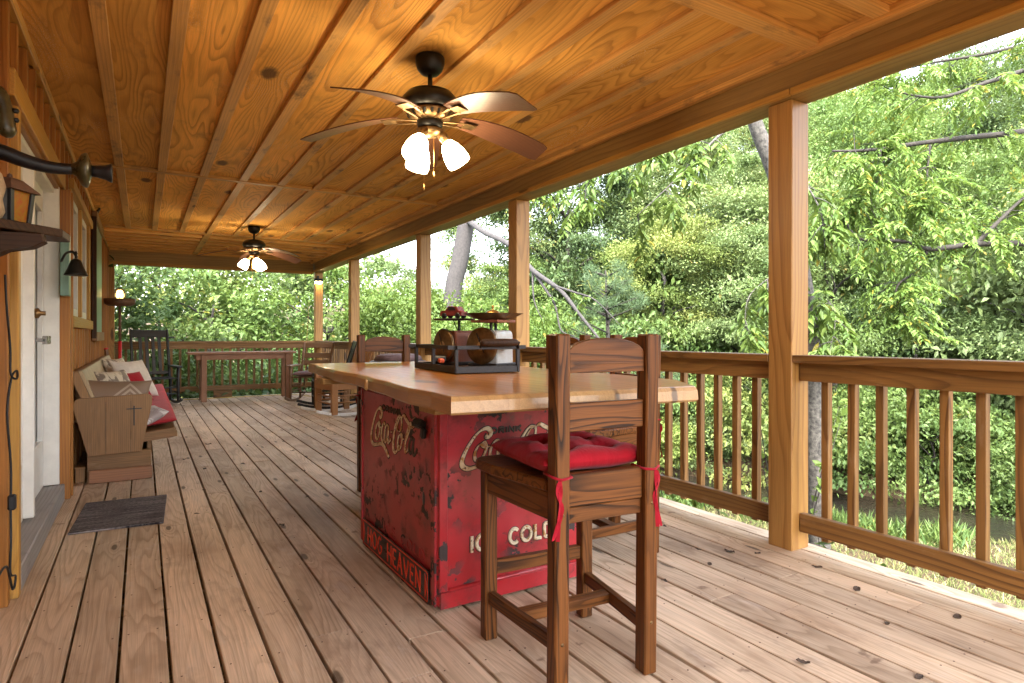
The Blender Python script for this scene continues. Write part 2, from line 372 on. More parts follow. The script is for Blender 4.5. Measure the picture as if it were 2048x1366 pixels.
    def tube(s, pts, r, n=8, mi=0, caps=True, off=None, sm=True):
        pts = [Vector(p) for p in pts]; rr = r if isinstance(r, (list, tuple)) else [r]*len(pts)
        vs = []; gs = []; prev = None; L = 0
        for i, p in enumerate(pts):
            d = (pts[min(i+1, len(pts)-1)]-pts[max(i-1, 0)]).normalized()
            if prev is None:
                u = Vector((0, 0, 1)) if abs(d.z) < .9 else Vector((1, 0, 0)); x = u.cross(d).normalized()
            else:
                x = prev-d*prev.dot(d); x = x.normalized() if x.length > 1e-5 else Vector((1, 0, 0))
            prev = x; y = d.cross(x)
            if i: L += (p-pts[i-1]).length
            for k in range(n):
                a = 2*math.pi*k/n; q = x*math.cos(a)+y*math.sin(a); vs.append(p+q*rr[i]); gs.append(Vector((L, q.x*rr[i], q.y*rr[i])))
        fs = [(i*n+k, i*n+(k+1) % n, (i+1)*n+(k+1) % n, (i+1)*n+k) for i in range(len(pts)-1) for k in range(n)]
        if caps: fs += [tuple(range(n))[::-1], tuple((len(pts)-1)*n+k for k in range(n))]
        return s.add(vs, fs, gs, off, mi, sm)
    def lathe(s, prof, n=20, fr=None, mi=0, off=None, sm=True):
        """profile (r,z) bottom to top"""
        vs = [Vector((r*math.cos(2*math.pi*k/n), r*math.sin(2*math.pi*k/n), z)) for r, z in prof for k in range(n)]
        fs = [(i*n+k, i*n+(k+1) % n, (i+1)*n+(k+1) % n, (i+1)*n+k) for i in range(len(prof)-1) for k in range(n)]
        if prof[0][0] > 1e-4: fs.append(tuple(range(n))[::-1])
        if prof[-1][0] > 1e-4: fs.append(tuple((len(prof)-1)*n+k for k in range(n)))
        gs = list(vs)
        if fr is not None: vs = [fr @ p for p in vs]
        return s.add(vs, fs, gs, off, mi, sm)
    def cushion(s, w, d, h, fr=None, tufts=(), n=20, e=5, pinch=0, mi=0, sag=0, off=None):
        vs = []; gs = []
        for side in (1, -1):
            for i in range(n+1):
                for j in range(n+1):
                    u = math.sin((i/n-.5)*math.pi); v = math.sin((j/n-.5)*math.pi)
                    pr = max(0, (1-abs(u)**e)*(1-abs(v)**e))**.5
                    z = side*h/2*pr
                    x = u*w/2*(1-pinch*(v*v)*(abs(u)**3)*.5); y = v*d/2*(1-pinch*(u*u)*(abs(v)**3)*.5)
                    if pinch: x = u*w/2*(1-pinch*(1-v*v)*abs(u)); y = v*d/2*(1-pinch*(1-u*u)*abs(v))
                    if side > 0:
                        for tx, ty in tufts: z -= h*.62*math.exp(-((x-tx)**2+(y-ty)**2)/(.045**2))
                        for tx, ty in tufts:
                            z -= h*.16*math.exp(-((x-tx)/.018)**2)*(abs(y-ty) < .2)*pr*.6+h*.16*math.exp(-((y-ty)/.018)**2)*pr*.5
                    z -= sag*(u*u+v*v)
                    z += h*.03*math.sin(x*31+y*17)*pr
                    vs.append(Vector((x, y, z))); gs.append(Vector((x, y, 0)))
        m = n+1; fs = []
        for q in range(2):
            for i in range(n):
                for j in range(n):
                    f = (q*m*m+i*m+j, q*m*m+(i+1)*m+j, q*m*m+(i+1)*m+j+1, q*m*m+i*m+j+1)
                    fs.append(f if q == 0 else f[::-1])
        if fr is not None: vs = [fr @ p for p in vs]
        return s.add(vs, fs, gs, off if off is not None else Vector((0, 0, 0)), mi, True)
    def mesh(s, name, mats):
        me = bpy.data.meshes.new(name); me.from_pydata(s.v, [], s.f)
        a = me.attributes.new('gco', 'FLOAT_VECTOR', 'POINT'); a.data.foreach_set('vector', np.array(s.g, dtype=np.float32).ravel())
        me.polygons.foreach_set('material_index', s.mi); me.polygons.foreach_set('use_smooth', s.sm)
        for m in (mats if isinstance(mats, (list, tuple)) else [mats]): me.materials.append(M[m] if isinstance(m, str) else m)
        me.update(); return me
    def build(s, name, mats, parent=None, loc=None, label=None):
        return obj(name, s.mesh(name, mats), parent, loc, label)
def obj(name, me, parent=None, loc=None, label=None):
    o = bpy.data.objects.new(name, me); col.objects.link(o); o.parent = parent
    if loc is not None: o.location = loc
    if label: o['label'] = label
    return o
def thing(name, label, cat, loc=(0, 0, 0), rz=0, group=None):
    o = bpy.data.objects.new(name, None); col.objects.link(o); o.location = loc; o.rotation_euler = (0, 0, rz); o.empty_display_size = .1
    return tag(o, label, cat, group)
def tag(o, label, cat, group=None):
    o['label'] = label; o['category'] = cat
    if group: o['group'] = group
    return o
def struct(o): o['kind'] = 'structure'; return o
def stuff(o): o['kind'] = 'stuff'; return o
def copy_tree(o, parent=None):
    c = o.copy(); col.objects.link(c); c.parent = parent
    for ch in [x for x in o.children]: copy_tree(ch, c)
    return c
def T(x, y, z): return Matrix.Translation((x, y, z))
def RX(a): return Matrix.Rotation(R(a), 4, 'X')
def RY(a): return Matrix.Rotation(R(a), 4, 'Y')
def RZ(a): return Matrix.Rotation(R(a), 4, 'Z')
def smoothpts(P, k=6, closed=False):
    P = [Vector(p) for p in P]; out = []; n = len(P)
    for i in range(n-1):
        a, b, c, d = P[max(i-1, 0)], P[i], P[i+1], P[min(i+2, n-1)]
        for j in range(k):
            t = j/k; out.append(.5*((2*b)+(c-a)*t+(2*a-5*b+4*c-d)*t*t+(3*b-a-3*c+d)*t**3))
    return out+[P[-1]]

# ------------------------------------------------------------------ ground, creek
PV = Vector((.857, .515)); DV = Vector((-.515, .857)); C0 = Vector((11.3, 5.2))
def nt(x, y):
    n = (x-C0.x)*PV.x+(y-C0.y)*PV.y; t = (x-C0.x)*DV.x+(y-C0.y)*DV.y
    return n+.35*math.sin(t*.45)+.2*math.sin(t*1.1+1), t
def ss(a, b, x): x = min(1, max(0, (x-a)/(b-a))); return x*x*(3-2*x)
def gz(x, y):
    n, t = nt(x, y)
    z = -1.0-.75*ss(-9, -1.9, n)+.05*math.sin(x*1.3+y*.7)+.03*math.sin(x*2.9-y*2.1)
    z -= .65*ss(-1.7, -1.0, n)
    if n > 1.0:
        z += .75*ss(1.0, 1.6, n)+.25*ss(1.6, 3, n)
        k = .43-.34*ss(6, 17, t)
        z += k*max(0, n-2.2)*1.0+.25*math.sin(n*.8+t*.3)*ss(2, 6, n)
        z = min(z, 22+.02*n)
    if n < -16: z -= .12*min(40, (-16-n))
    return z
def ground():
    xs = np.concatenate([np.linspace(-160, -20, 12), np.linspace(-18, 3, 14), np.arange(3.5, 22, .35), np.linspace(22.5, 60, 40), np.linspace(64, 220, 14)])
    ys = np.concatenate([np.linspace(-160, -24, 10), np.linspace(-22, -4, 12), np.arange(-3.5, 22, .4), np.linspace(22.5, 60, 36), np.linspace(64, 220, 14)])
    vs = [(x, y, gz(x, y)) for x in xs for y in ys]; m = len(ys)
    fs = [(i*m+j, (i+1)*m+j, (i+1)*m+j+1, i*m+j+1) for i in range(len(xs)-1) for j in range(m-1)]
    b = MB(); b.add(vs, fs, None, Vector((0, 0, 0)), 0, True)
    t = NT('ground_soil_and_turf'); p = t.gco()
    c = t.mix(t.mr(t.noise(p, 1.1, 5, .65), .42, .62), (.13, .15, .05), (.24, .22, .10))
    c = t.mix(t.mr(t.noise(p, 14, 4, .7), .5, .66, 0, .6), c, (.20, .15, .085))
    sp = t.n('ShaderNodeSeparateXYZ'); t.put(sp.inputs[0], p)
    nn = t.math('ADD', t.math('MULTIPLY', t.math('SUBTRACT', sp.outputs[0], C0.x), PV.x), t.math('MULTIPLY', t.math('SUBTRACT', sp.outputs[1], C0.y), PV.y))
    lit = t.mix(t.mr(t.noise(p, 6, 5, .7), .4, .6), (.045, .032, .02), (.085, .06, .034))
    c = t.mix(t.mr(nn, -2.0, -1.3), c, lit)
    M['ground'] = t.pbr(c, .95, 0, t.bump(t.noise(p, 22, 4, .7), .8, .05), spec=.15)
    struct(b.build('ground', 'ground'))
ground()
def creek():
    b = MB(); vs = []; fs = []; N = 60
    for i in range(N+1):
        t = -25+i*1.2
        for n in (-1.9, 1.9):
            q = C0+PV*n+DV*t; vs.append((q.x, q.y, -1.93))
    fs = [(2*i, 2*i+1, 2*i+3, 2*i+2) for i in range(N)]
    b.add(vs, fs, None, Vector((0, 0, 0)))
    t = NT('creek_water'); p = t.gco()
    h = t.math('ADD', t.noise(p, 2.6, 3, .55, 1.2), t.math('MULTIPLY', t.noise(p, 11, 2), .3))
    c = t.mix(t.mr(t.noise(p, 1.2, 3), .35, .65), (.012, .011, .009), (.022, .018, .012))
    c = t.mix(t.mr(t.noise(t.vmath('MULTIPLY', p, (1.2, 3, 1)), 2, 4, .6), .70, .74, 0, .35), c, (.5, .55, .6))
    M['water'] = t.pbr(c, .10, 0, t.bump(h, .6, .06), spec=.5)
    struct(b.build('creek_water', 'water'))
creek()

# ------------------------------------------------------------------ deck
PITCH, GAP0 = .149, .079
deck = struct(thing('deck', 'weathered pine porch deck of long boards', 'deck')); del deck['category']; del deck['label']
rows = list(range(-4, 20)); nplank = 0
for r_ in rows:
    x0 = GAP0+PITCH*r_; x1 = x0+PITCH
    if r_ == -4: x0 = -.52
    if r_ == 19: x1 = 3.035
    g = random.uniform(.009, .014)
    cuts = [-1.9]; y = -1.9+random.uniform(1.2, 4.5)
    while y < 11.2: cuts.append(y); y += random.choice((2.44, 3.05, 3.66, 4.27, 4.88))+random.uniform(-.1, .1)
    cuts.append(12.14)
    for a, b_ in zip(cuts, cuts[1:]):
        m = MB(); L = b_-a-.003
        m.box((0, 0, 0), (x1-x0-g, L, .036), None, .0022, 1)
        o = m.build('plank', 'deck', deck, ((x0+x1)/2, (a+b_)/2, -.018+random.uniform(-.002, .0015)))
        o.rotation_euler = (random.uniform(-.0005, .0005), random.uniform(-.009, .009), random.uniform(-.0007, .0007)); nplank += 1
for i, yj in enumerate(np.arange(-1.85, 12.1, .41)):
    MB().box((1.25, yj, -.135), (3.5, .038, .19)).build('joist', 'rail', deck)
sb = MB()
for yj in np.arange(-1.85, 8.5, .41):
    for r_ in rows[1:]:
        for dx in (.028, .121):
            if r_ == 19 and dx > .1: continue
            sb.lathe([(.0033, 0), (.0033, .0008), (.0, .001)], 6, T(GAP0+PITCH*r_+dx+random.uniform(-.006, .006), yj+random.uniform(-.008, .008), .0005), sm=False)
stuff(sb.build('screw_heads', 'rustpan', deck))
MB().box((3.0, 5.1, -.145), (.038, 14.0, .2)).build('rim_board', 'rail', deck)
MB().box((1.25, 12.1, -.145), (3.5, .036, .2)).build('rim_board', 'rail', deck)
for px_, py_ in ((2.9, -2), (2.9, 1.9), (2.9, 4.7), (2.9, 6.9), (2.9, 9.7), (2.9, 11.9), (.3, 11.9), (1.3, -2)):
    zb = gz(px_, py_)-.1; MB().box((px_-.08, py_, (zb-.24)/2), (.14, .14, -.24-zb)).build('deck_post', 'rail', deck)

# ------------------------------------------------------------------ ceiling and roof
ceil = struct(thing('ceiling', 'ceiling', 'ceiling')); del ceil['category']; del ceil['label']
BX = [-.165, .14, .455, .775, 1.10, 1.416, 1.73, 2.05, 2.37, 2.70]
ZC = 2.512
def panel(x0, x1, y0, y1, gr):
    MB().box(((x0+x1)/2, (y0+y1)/2, ZC+.008), (x1-x0-.002, y1-y0-.002, .016), None, .0005, gr).build('ceiling_panel', 'ceil', ceil)
for y0, y1 in ((1.78, 6.0), (6.0, 9.37)):
    for x0, x1 in ((-.56, .14), (.14, 1.10), (1.10, 2.05), (2.05, 2.95)): panel(x0, x1, y0, y1, 1)
panel(-.56, 1.2, -1.9, 1.78, 0); panel(1.2, 2.95, -1.9, 1.78, 0)
panel(-.56, .77, 9.37, 12.1, 0); panel(.77, 2.95, 9.37, 12.1, 0)
def batten(x0, x1, y0, y1, th=.025):
    MB().box(((x0+x1)/2, (y0+y1)/2, ZC-th/2), (x1-x0, y1-y0, th), None, .002).build('batten', 'ceil_b', ceil)
for i, bx in enumerate(BX):
    w = .032
    batten(bx-w, bx+w, 1.84, 5.985); j = random.uniform(-.012, .008)
    batten(bx-w+j, bx+w+j, 6.055, 9.345)
batten(-.49, 2.75, 5.99, 6.05, .03)
batten(-.49, 2.75, 1.745, 1.835, .036)
for k in range(1, 11): batten(-.49, 2.75, 1.79-.33*k-.036, 1.79-.33*k+.036, .03)
batten(-.49, 2.75, 9.35, 9.41, .026)
for k in range(1, 8):
    y = 9.38+.345*k
    batten(-.49, .725, y-.022, y+.022, .034); batten(.815, 2.75, y-.022, y+.022, .034)
batten(.73, .81, 9.415, 11.86, .026)
batten(-.485, -.455, 1.84, 12.0, .035)
batten(2.735, 2.762, -1.9, 12.0, .05)
rf = MB(); rf.box((-.17, 5.15, 2.70), (7.46, 14.7, .10)); rf.box((-.35, 5.15, 2.585), (6.8, 14.2, .10))
struct(rf.build('roof', 'conc'))

# ------------------------------------------------------------------ beams
b = MB(); b.box((2.887, 5.1, 2.405), (.166, 14.0, .198)); 
o = b.build('eave_beam', 'beam'); tag(o, 'long golden pine beam on the posts along the open creek side', 'beam')
MB().box((2.782, 5.1, 2.482), (.036, 14.0, .034)).build('cleat', 'pine', o)
for ya, yb in ((-1.85, 1.93), (1.935, 6.9), (6.905, 11.97)): MB().box((2.795, (ya+yb)/2, 2.325), (.022, yb-ya, .036)).build('edge_strip', 'trim', o)
b = MB(); b.box((1.13, 12.05, 2.385), (3.32, .12, .235)); o = b.build('end_beam', 'beam'); tag(o, 'dark gold beam across the far end of the porch above the trees', 'beam')
MB().box((1.13, 11.978, 2.29), (3.30, .02, .05)).build('edge_strip', 'trim', o)

# ------------------------------------------------------------------ posts
def post(x, y, label, w=.14, z1=2.305):
    b = MB(); b.box((0, 0, z1/2), (w, w, z1), None, .005, 2); o = b.build('porch_post', 'pine', None, (x, y, 0)); tag(o, label, 'post', 'porch posts along the open side')
    return o
PX = 2.90
P1 = post(PX, 2.02, 'thick square pine porch post closest to the viewer, with the trunk behind it')
P2 = post(PX, 4.71, 'square pine post just behind the old scales, showing a large knot')
P3 = post(PX, 6.90, 'porch post between the toy car on the scale and the far dark stool back')
P4 = post(PX, 9.74, 'porch post next to the lit corner post, rising behind the slatted rocker')
P5 = post(PX, 12.07, 'far corner porch post lit from above by the floodlight')
PL = post(-.445, 12.05, 'wood post at the house corner beside the far railing', .10)

# ------------------------------------------------------------------ railings
def railing(y0, y1, label, x=None, first=None, step=.134):
    t = thing('railing', label, 'railing', (0, 0, 0), 0, 'porch railing sections')
    L = y1-y0; ym = (y0+y1)/2
    MB().box((2.90, ym, .981), (.14, L, .038)).build('cap', 'rail', t)
    MB().box((2.904, ym, .915), (.038, L-.004, .094)).build('top_rail', 'rail', t)
    MB().box((2.904, ym, .1425), (.038, L-.004, .095)).build('bottom_rail', 'rail', t)
    n = max(1, int(round(L/step))); st = L/n; me = None
    for i in range(n):
        b = MB(); b.box((0, 0, 0), (.037, .037, .875), None, .002, 2)
        o = b.build('baluster', 'rail', t, (2.9425, y0+.02+st*i, .5075+random.uniform(-.006, .006))); o.rotation_euler.x = random.uniform(-.006, .006)
    return t
railing(-1.53, 1.948, 'railing section in front of the creek, between the closest post and the frame edge')
railing(2.092, 4.638, 'railing section beside the bar stools, between the closest post and the knotty post')
railing(4.782, 6.828, 'railing section directly behind the old scales')
railing(6.972, 9.668, 'railing section behind the dark stool back and slatted rocker')
railing(9.812, 11.998, 'short railing section meeting the corner post, behind the brown rocker')
t = thing('railing', 'railing across the far end of the porch behind the narrow bench table', 'railing', (0, 0, 0), 0, 'porch railing sections')
MB().box((1.215, 12.05, .981), (3.22, .14, .038)).build('cap', 'rail', t)
MB().box((1.215, 12.035, .915), (3.2, .038, .094)).build('top_rail', 'rail', t)
MB().box((1.215, 12.035, .172), (3.2, .038, .088)).build('bottom_rail', 'rail', t)
MB().box((1.22, 12.01, .06), (.30, .036, .13)).build('kick_block', 'rail', t)
for i in range(24):
    b = MB(); b.box((0, 0, 0), (.037, .037, .86), None, .002, 2); b.build('baluster', 'rail', t, (-.37+.1325*i, 12.0725, .53))

# ------------------------------------------------------------------ house wall
house = thing('house', 'orange board and batten house wall running beside the porch', 'house', (0, 0, 0))
XS = -.50      # siding surface
DY0, DY1, DZ0, DZ1 = 3.42, 5.036, .12, 2.06
WY0, WY1, WZ0, WZ1 = 5.72, 7.52, 1.26, 2.20
def sboard(y0, y1, z0, z1): MB().box((XS-.012, (y0+y1)/2, (z0+z1)/2), (.024, y1-y0-.002, z1-z0), None, .002, 2).build('siding_board', 'siding', house)
y = -3.0
while y < 11.98:
    y1 = min(y+.27, 12.0)
    for lim in (DY0, DY1, WY0, WY1):
        if y < lim-.02 < y1-.04: y1 = lim
    mid = (y+y1)/2
    if DY0 < mid < DY1: sboard(y, y1, DZ1, 2.5)
    elif WY0 < mid < WY1: sboard(y, y1, 0, WZ0); sboard(y, y1, WZ1, 2.5)
    else: sboard(y, y1, -.15, 2.5)
    inB = lambda yy: (DY0-.1 < yy < DY1+.25, WY0-.04 < yy < WY1+.04)
    d_, w_ = inB(y)
    if y > -2.9:
        seg = [(2.215, 2.455)] if d_ else ([(0, 1.16), (2.275, 2.455)] if w_ else [(0, 2.455)])
        for z0, z1 in seg:
            MB().box((XS+.0165, y, (z0+z1)/2), (.032, .045, z1-z0), None, .002, 2).build('wall_batten', 'siding', house)
    y = y1
MB().box((-.80, 4.5, 1.2), (.04, 15.4, 2.9)).build('inner_wall', 'siding', house)
MB().box((-2.9, 4.5, 1.2), (4.0, 15.4, 2.9)).build('house_core', 'siding', house)  # unseen solid body behind the wall, put in to block light
for ya, yb in ((-3.2, DY0), (DY1, WY0), (WY1, 12.0)): MB().box((-.70, (ya+yb)/2, 1.2), (.16, yb-ya-.01, 2.7)).build('wall_stud', 'siding', house)
MB().box((XS+.025, 4.2, 2.145), (.05, 1.95, .115)).build('door_header', 'trim', house)
MB().box((XS+.012, 4.2, 2.075), (.03, 1.75, .022)).build('door_header', 'siding', house)
MB().box((XS+.02, 8.0, 2.475), (.045, 8.0, .03)).build('top_trim', 'trim', house)
MB().box((XS+.02, .4, 2.475), (.045, 7.0, .03)).build('top_trim', 'trim', house)
# near side trim
MB().box((XS+.028, 3.30, 1.03), (.055, .06, 2.06), None, .003, 2).build('door_trim', 'trim', house)
MB().box((XS+.02, 3.385, 1.09), (.045, .05, 1.94), None, .003, 2).build('door_trim', 'trim', house)
MB().box((XS+.028, 5.11, 1.04), (.11, .05, 2.08), None, .003, 2).build('door_trim', 'siding', house)
MB().box((XS+.045, 5.20, 1.04), (.09, .04, 2.08), None, .003, 2).build('door_trim', 'siding', house)
# door: two glazed white leaves in a white frame over a grey threshold
MB().box((-.53, 4.2, .057), (.17, 1.72, .11), None, .006, 1).build('threshold', 'grey', house)
MB().box((-.535, 5.02, 1.10), (.13, .028, 1.96), None, .003, 2).build('door_casing', 'white', house)
MB().box((-.535, 3.435, 1.10), (.10, .03, 1.96), None, .003, 2).build('door_casing', 'white', house)
MB().box((-.545, 4.23, 2.05), (.10, 1.56, .03), None, .003).build('door_casing', 'white', house)
def door(y0, y1, x):
    d = MB(); w = y1-y0; ym = (y0+y1)/2
    d.box((x, y0+.055, 1.08), (.045, .11, 1.92)); d.box((x, y1-.055, 1.08), (.045, .11, 1.92)); d.box((x, ym, .27), (.045, w-.22, .30)); d.box((x, ym, 1.97), (.045, w-.22, .14))
    o = d.build('door', 'white', house)
    MB().box((x-.012, ym, 1.16), (.006, w-.2, 1.5)).build('glass_pane', 'doorglass', o)
    g = MB()
    for yy in (y0+.125, y1-.125): g.box((x+.02, yy, 1.16), (.03, .025, 1.5))
    g.box((x+.02, ym, .425), (.03, w-.22, .025)); g.box((x+.02, ym, 1.895), (.03, w-.22, .025))
    g.build('glazing_bead', 'white', o); return o
door(3.46, 4.12, -.565); dr = door(4.13, 4.99, -.575)
MB().box((-.525, 4.14, 1.1), (.06, .045, 1.94), None, .004, 2).build('astragal', 'white', dr)
h = MB(); h.box((-.475, 4.17, 1.075), (.05, .02, .02)); h.box((-.455, 4.25, 1.075), (.02, .18, .045)); h.build('handle', 'frost', dr)
MB().lathe([(.028, 0), (.028, .02), (.012, .03), (.012, .05)], 14, T(-.50, 4.16, 1.22) @ RY(90)).build('deadbolt', 'bronze', dr)
# windows
def window(y0, y1):
    w = thing('window', '', ''); del w['label']; del w['category']; w.parent = house
    f = MB(); x = -.515; ym = (y0+y1)/2; zm = (WZ0+WZ1)/2; H_ = WZ1-WZ0
    for yy in (y0+.03, y1-.03): f.box((x, yy, zm), (.07, .06, H_))
    for zz in (WZ0+.03, WZ1-.03): f.box((x, ym, zz), (.07, y1-y0-.12, .06))
    f.box((x-.006, ym, zm-.05), (.05, y1-y0-.12, .045)); f.build('window_frame', 'white', w)
    MB().box((x-.02, ym, zm-.25), (.006, y1-y0-.1, H_/2-.1)).build('pane', 'glass', w)
    MB().box((x-.012, ym, zm+.2), (.006, y1-y0-.1, H_/2-.08)).build('pane', 'glass', w)
window(5.74, 6.52); window(6.68, 7.46)
for yy in (5.70, 6.60, 7.54): MB().box((XS+.02, yy, 1.735), (.045, .085, .95), None, .003, 2).build('window_casing', 'trim', house)
MB().box((XS+.03, 6.65, 1.205), (.065, 2.06, .085)).build('window_sill', 'trim', house)
MB().box((XS+.03, 6.65, 2.235), (.065, 2.06, .075)).build('window_header', 'trim', house)

# ------------------------------------------------------------------ bar: slab on the red cooler
def clerp(P, k): return [P[i]+(P[(i+1) % len(P)]-P[i])*(j/k) for i in range(len(P)) for j in range(k)]
def slab():
    root = thing('bar_table', 'long varnished pine slab bar top resting on the red metal cooler', 'table', (0, 0, 0))
    base = [Vector(p) for p in ((.795, 1.68), (1.74, 1.576), (1.93, 1.85), (1.965, 2.9), (1.98, 4.14), (.93, 4.18))]
    pts = clerp(base, 14); out = []
    for i, p in enumerate(pts):
        e = i//14; f = 0
        if e == 5: f = .012*math.sin(p.y*5.1)+.008*math.sin(p.y*11+1)
        if e in (2, 3): f = .01*math.sin(p.y*6)
        out.append((p.x+f, p.y))
    b = MB(); n = len(out); cx, cyy = 1.42, 2.9
    rings = []
    for z, ins in ((.858, .012), (.866, 0), (.900, .004), (.912, .012), (.915, .02)):
        rings.append([Vector((x+(cx-x)/math.hypot(cx-x, cyy-y)*ins, y+(cyy-y)/math.hypot(cx-x, cyy-y)*ins, z)) for x, y in out])
    vs = [p for r_ in rings for p in r_]; k = len(rings)
    fs = [(j*n+i, j*n+(i+1) % n, (j+1)*n+(i+1) % n, (j+1)*n+i) for j in range(k-1) for i in range(n)]
    gs = [Vector((p.y, p.x, p.z)) for p in vs]
    b.add(vs, fs, gs, Vector((3, 5, 0)), 1)
    b.add(rings[-1], [tuple(range(n))], [Vector((p.y, p.x, 0)) for p in rings[-1]], Vector((3, 5, 0)), 0)
    b.add(rings[0], [tuple(range(n))[::-1]], [Vector((p.y, p.x, 0)) for p in rings[0]], Vector((3, 5, 0)), 1)
    b.build('table_top', ['slab', 'slabedge'], root)
    for x0, x1 in ((.86, 1.86),):
        for yy in (2.02, 3.55): MB().box(((x0+x1)/2, yy, .842), (x1-x0, .14, .032)).build('support_board', 'beam', root)
    for xx in (1.04, 1.68): MB().box((xx, 2.78, .842), (.10, 1.38, .032)).build('support_board', 'beam', root)
    for kx in ((.815, 2.62), (.80, 2.13)):   # bark knots on the edge
        MB().lathe([(.0, .012), (.018, .010), (.026, 0)][::-1], 10, T(kx[0]+.02, kx[1], .885) @ RY(-90)).build('edge_knot', 'slabedge', root)
    p = MB(); p.box((1.62, 3.72, .415), (.34, .34, .83)); p.build('pedestal', 'beam', root)
slab()

# stroke lettering -----------------------------------------------------------
def ribbon(b, pts, w, z0, z1, fr, calli=None, mi=0, grow=0, taper=True):
    """flat raised ribbon along 2D pts; calli=angle gives pen strokes"""
    P = [Vector((p[0], p[1])) for p in pts]; n = len(P); Lf = []; Rt = []
    for i in range(n):
        d = (P[min(i+1, n-1)]-P[max(i-1, 0)])
        if d.length < 1e-9: d = Vector((1, 0))
        d.normalize(); nn = Vector((-d.y, d.x))
        ww = w
        if calli is not None:
            a = math.atan2(d.y, d.x); ww = w*(.34+.66*abs(math.sin(a-calli)))
        if taper: ww *= .45+.55*min(1, min(i, n-1-i)/max(1, n*.12))
        ww = ww/2+grow
        Lf.append(P[i]+nn*ww); Rt.append(P[i]-nn*ww)
    vs = []
    for i in range(n):
        for q, z in ((Lf[i], z0), (Lf[i]*.82+Rt[i]*.18, z1), (Rt[i]*.82+Lf[i]*.18, z1), (Rt[i], z0)): vs.append(fr @ Vector((q.x, q.y, z)))
    fs = []
    for i in range(n-1):
        for k in range(3): fs.append((i*4+k, i*4+k+1, (i+1)*4+k+1, (i+1)*4+k)[::-1])
    fs += [(0, 1, 2, 3), tuple((n-1)*4+k for k in (3, 2, 1, 0))]
    b.add(vs, fs, None, None, mi)
def arc(cx, cy_, rx, ry, a0, a1, n=14): return [(cx+rx*math.cos(R(a0+(a1-a0)*i/n)), cy_+ry*math.sin(R(a0+(a1-a0)*i/n))) for i in range(n+1)]
GL = {   # block capitals in a 1-high cell: (width, strokes)
 'I': (.22, [[(.11, 0), (.11, 1)]]), 'C': (.72, [arc(.40, .5, .34, .46, 48, 312, 18)]), 'E': (.58, [[(.55, .94), (.08, .94), (.08, .06), (.55, .06)], [(.08, .5), (.46, .5)]]),
 'O': (.82, [arc(.41, .5, .34, .44, 0, 360, 24)]), 'L': (.56, [[(.08, 1), (.08, .06), (.54, .06)]]), 'D': (.76, [[(.08, .06), (.08, .94)]+arc(.30, .5, .38, .44, 90, -90, 14)+[(.08, .06)]]),
 'R': (.70, [[(.08, 0), (.08, .94)]+arc(.36, .71, .26, .23, 90, -90, 10)+[(.08, .48)], [(.34, .48), (.64, 0)]]), 'N': (.74, [[(.08, 0), (.08, 1), (.66, 0), (.66, 1)]]),
 'K': (.70, [[(.08, 0), (.08, 1)], [(.64, 1), (.10, .42)], [(.26, .58), (.66, 0)]]), 'H': (.74, [[(.08, 0), (.08, 1)], [(.66, 0), (.66, 1)], [(.08, .5), (.66, .5)]]),
 'G': (.78, [arc(.40, .5, .32, .45, 50, 330, 18)+[(.70, .46), (.46, .46)]]), 'A': (.76, [[(.04, 0), (.38, 1), (.72, 0)], [(.18, .34), (.58, .34)]]), 'V': (.76, [[(.04, 1), (.38, 0), (.72, 1)]]), ' ': (.55, []),
}
def dens(P, k=5):
    o = []
    for a, c in zip(P, P[1:]):
        for j in range(k): o.append((a[0]+(c[0]-a[0])*j/k, a[1]+(c[1]-a[1])*j/k))
    return o+[P[-1]]
def block_text(txt, width, height, wk=.2, sp=.16, jit=0):
    W = sum(GL[c][0] for c in txt)+sp*(len(txt)-1); sx = width/W; out = []; x = 0
    for c in txt:
        out.append((c, [[((x+px)*sx, py*height) for px, py in st] for st in GL[c][1]])); x += GL[c][0]+sp
    return out
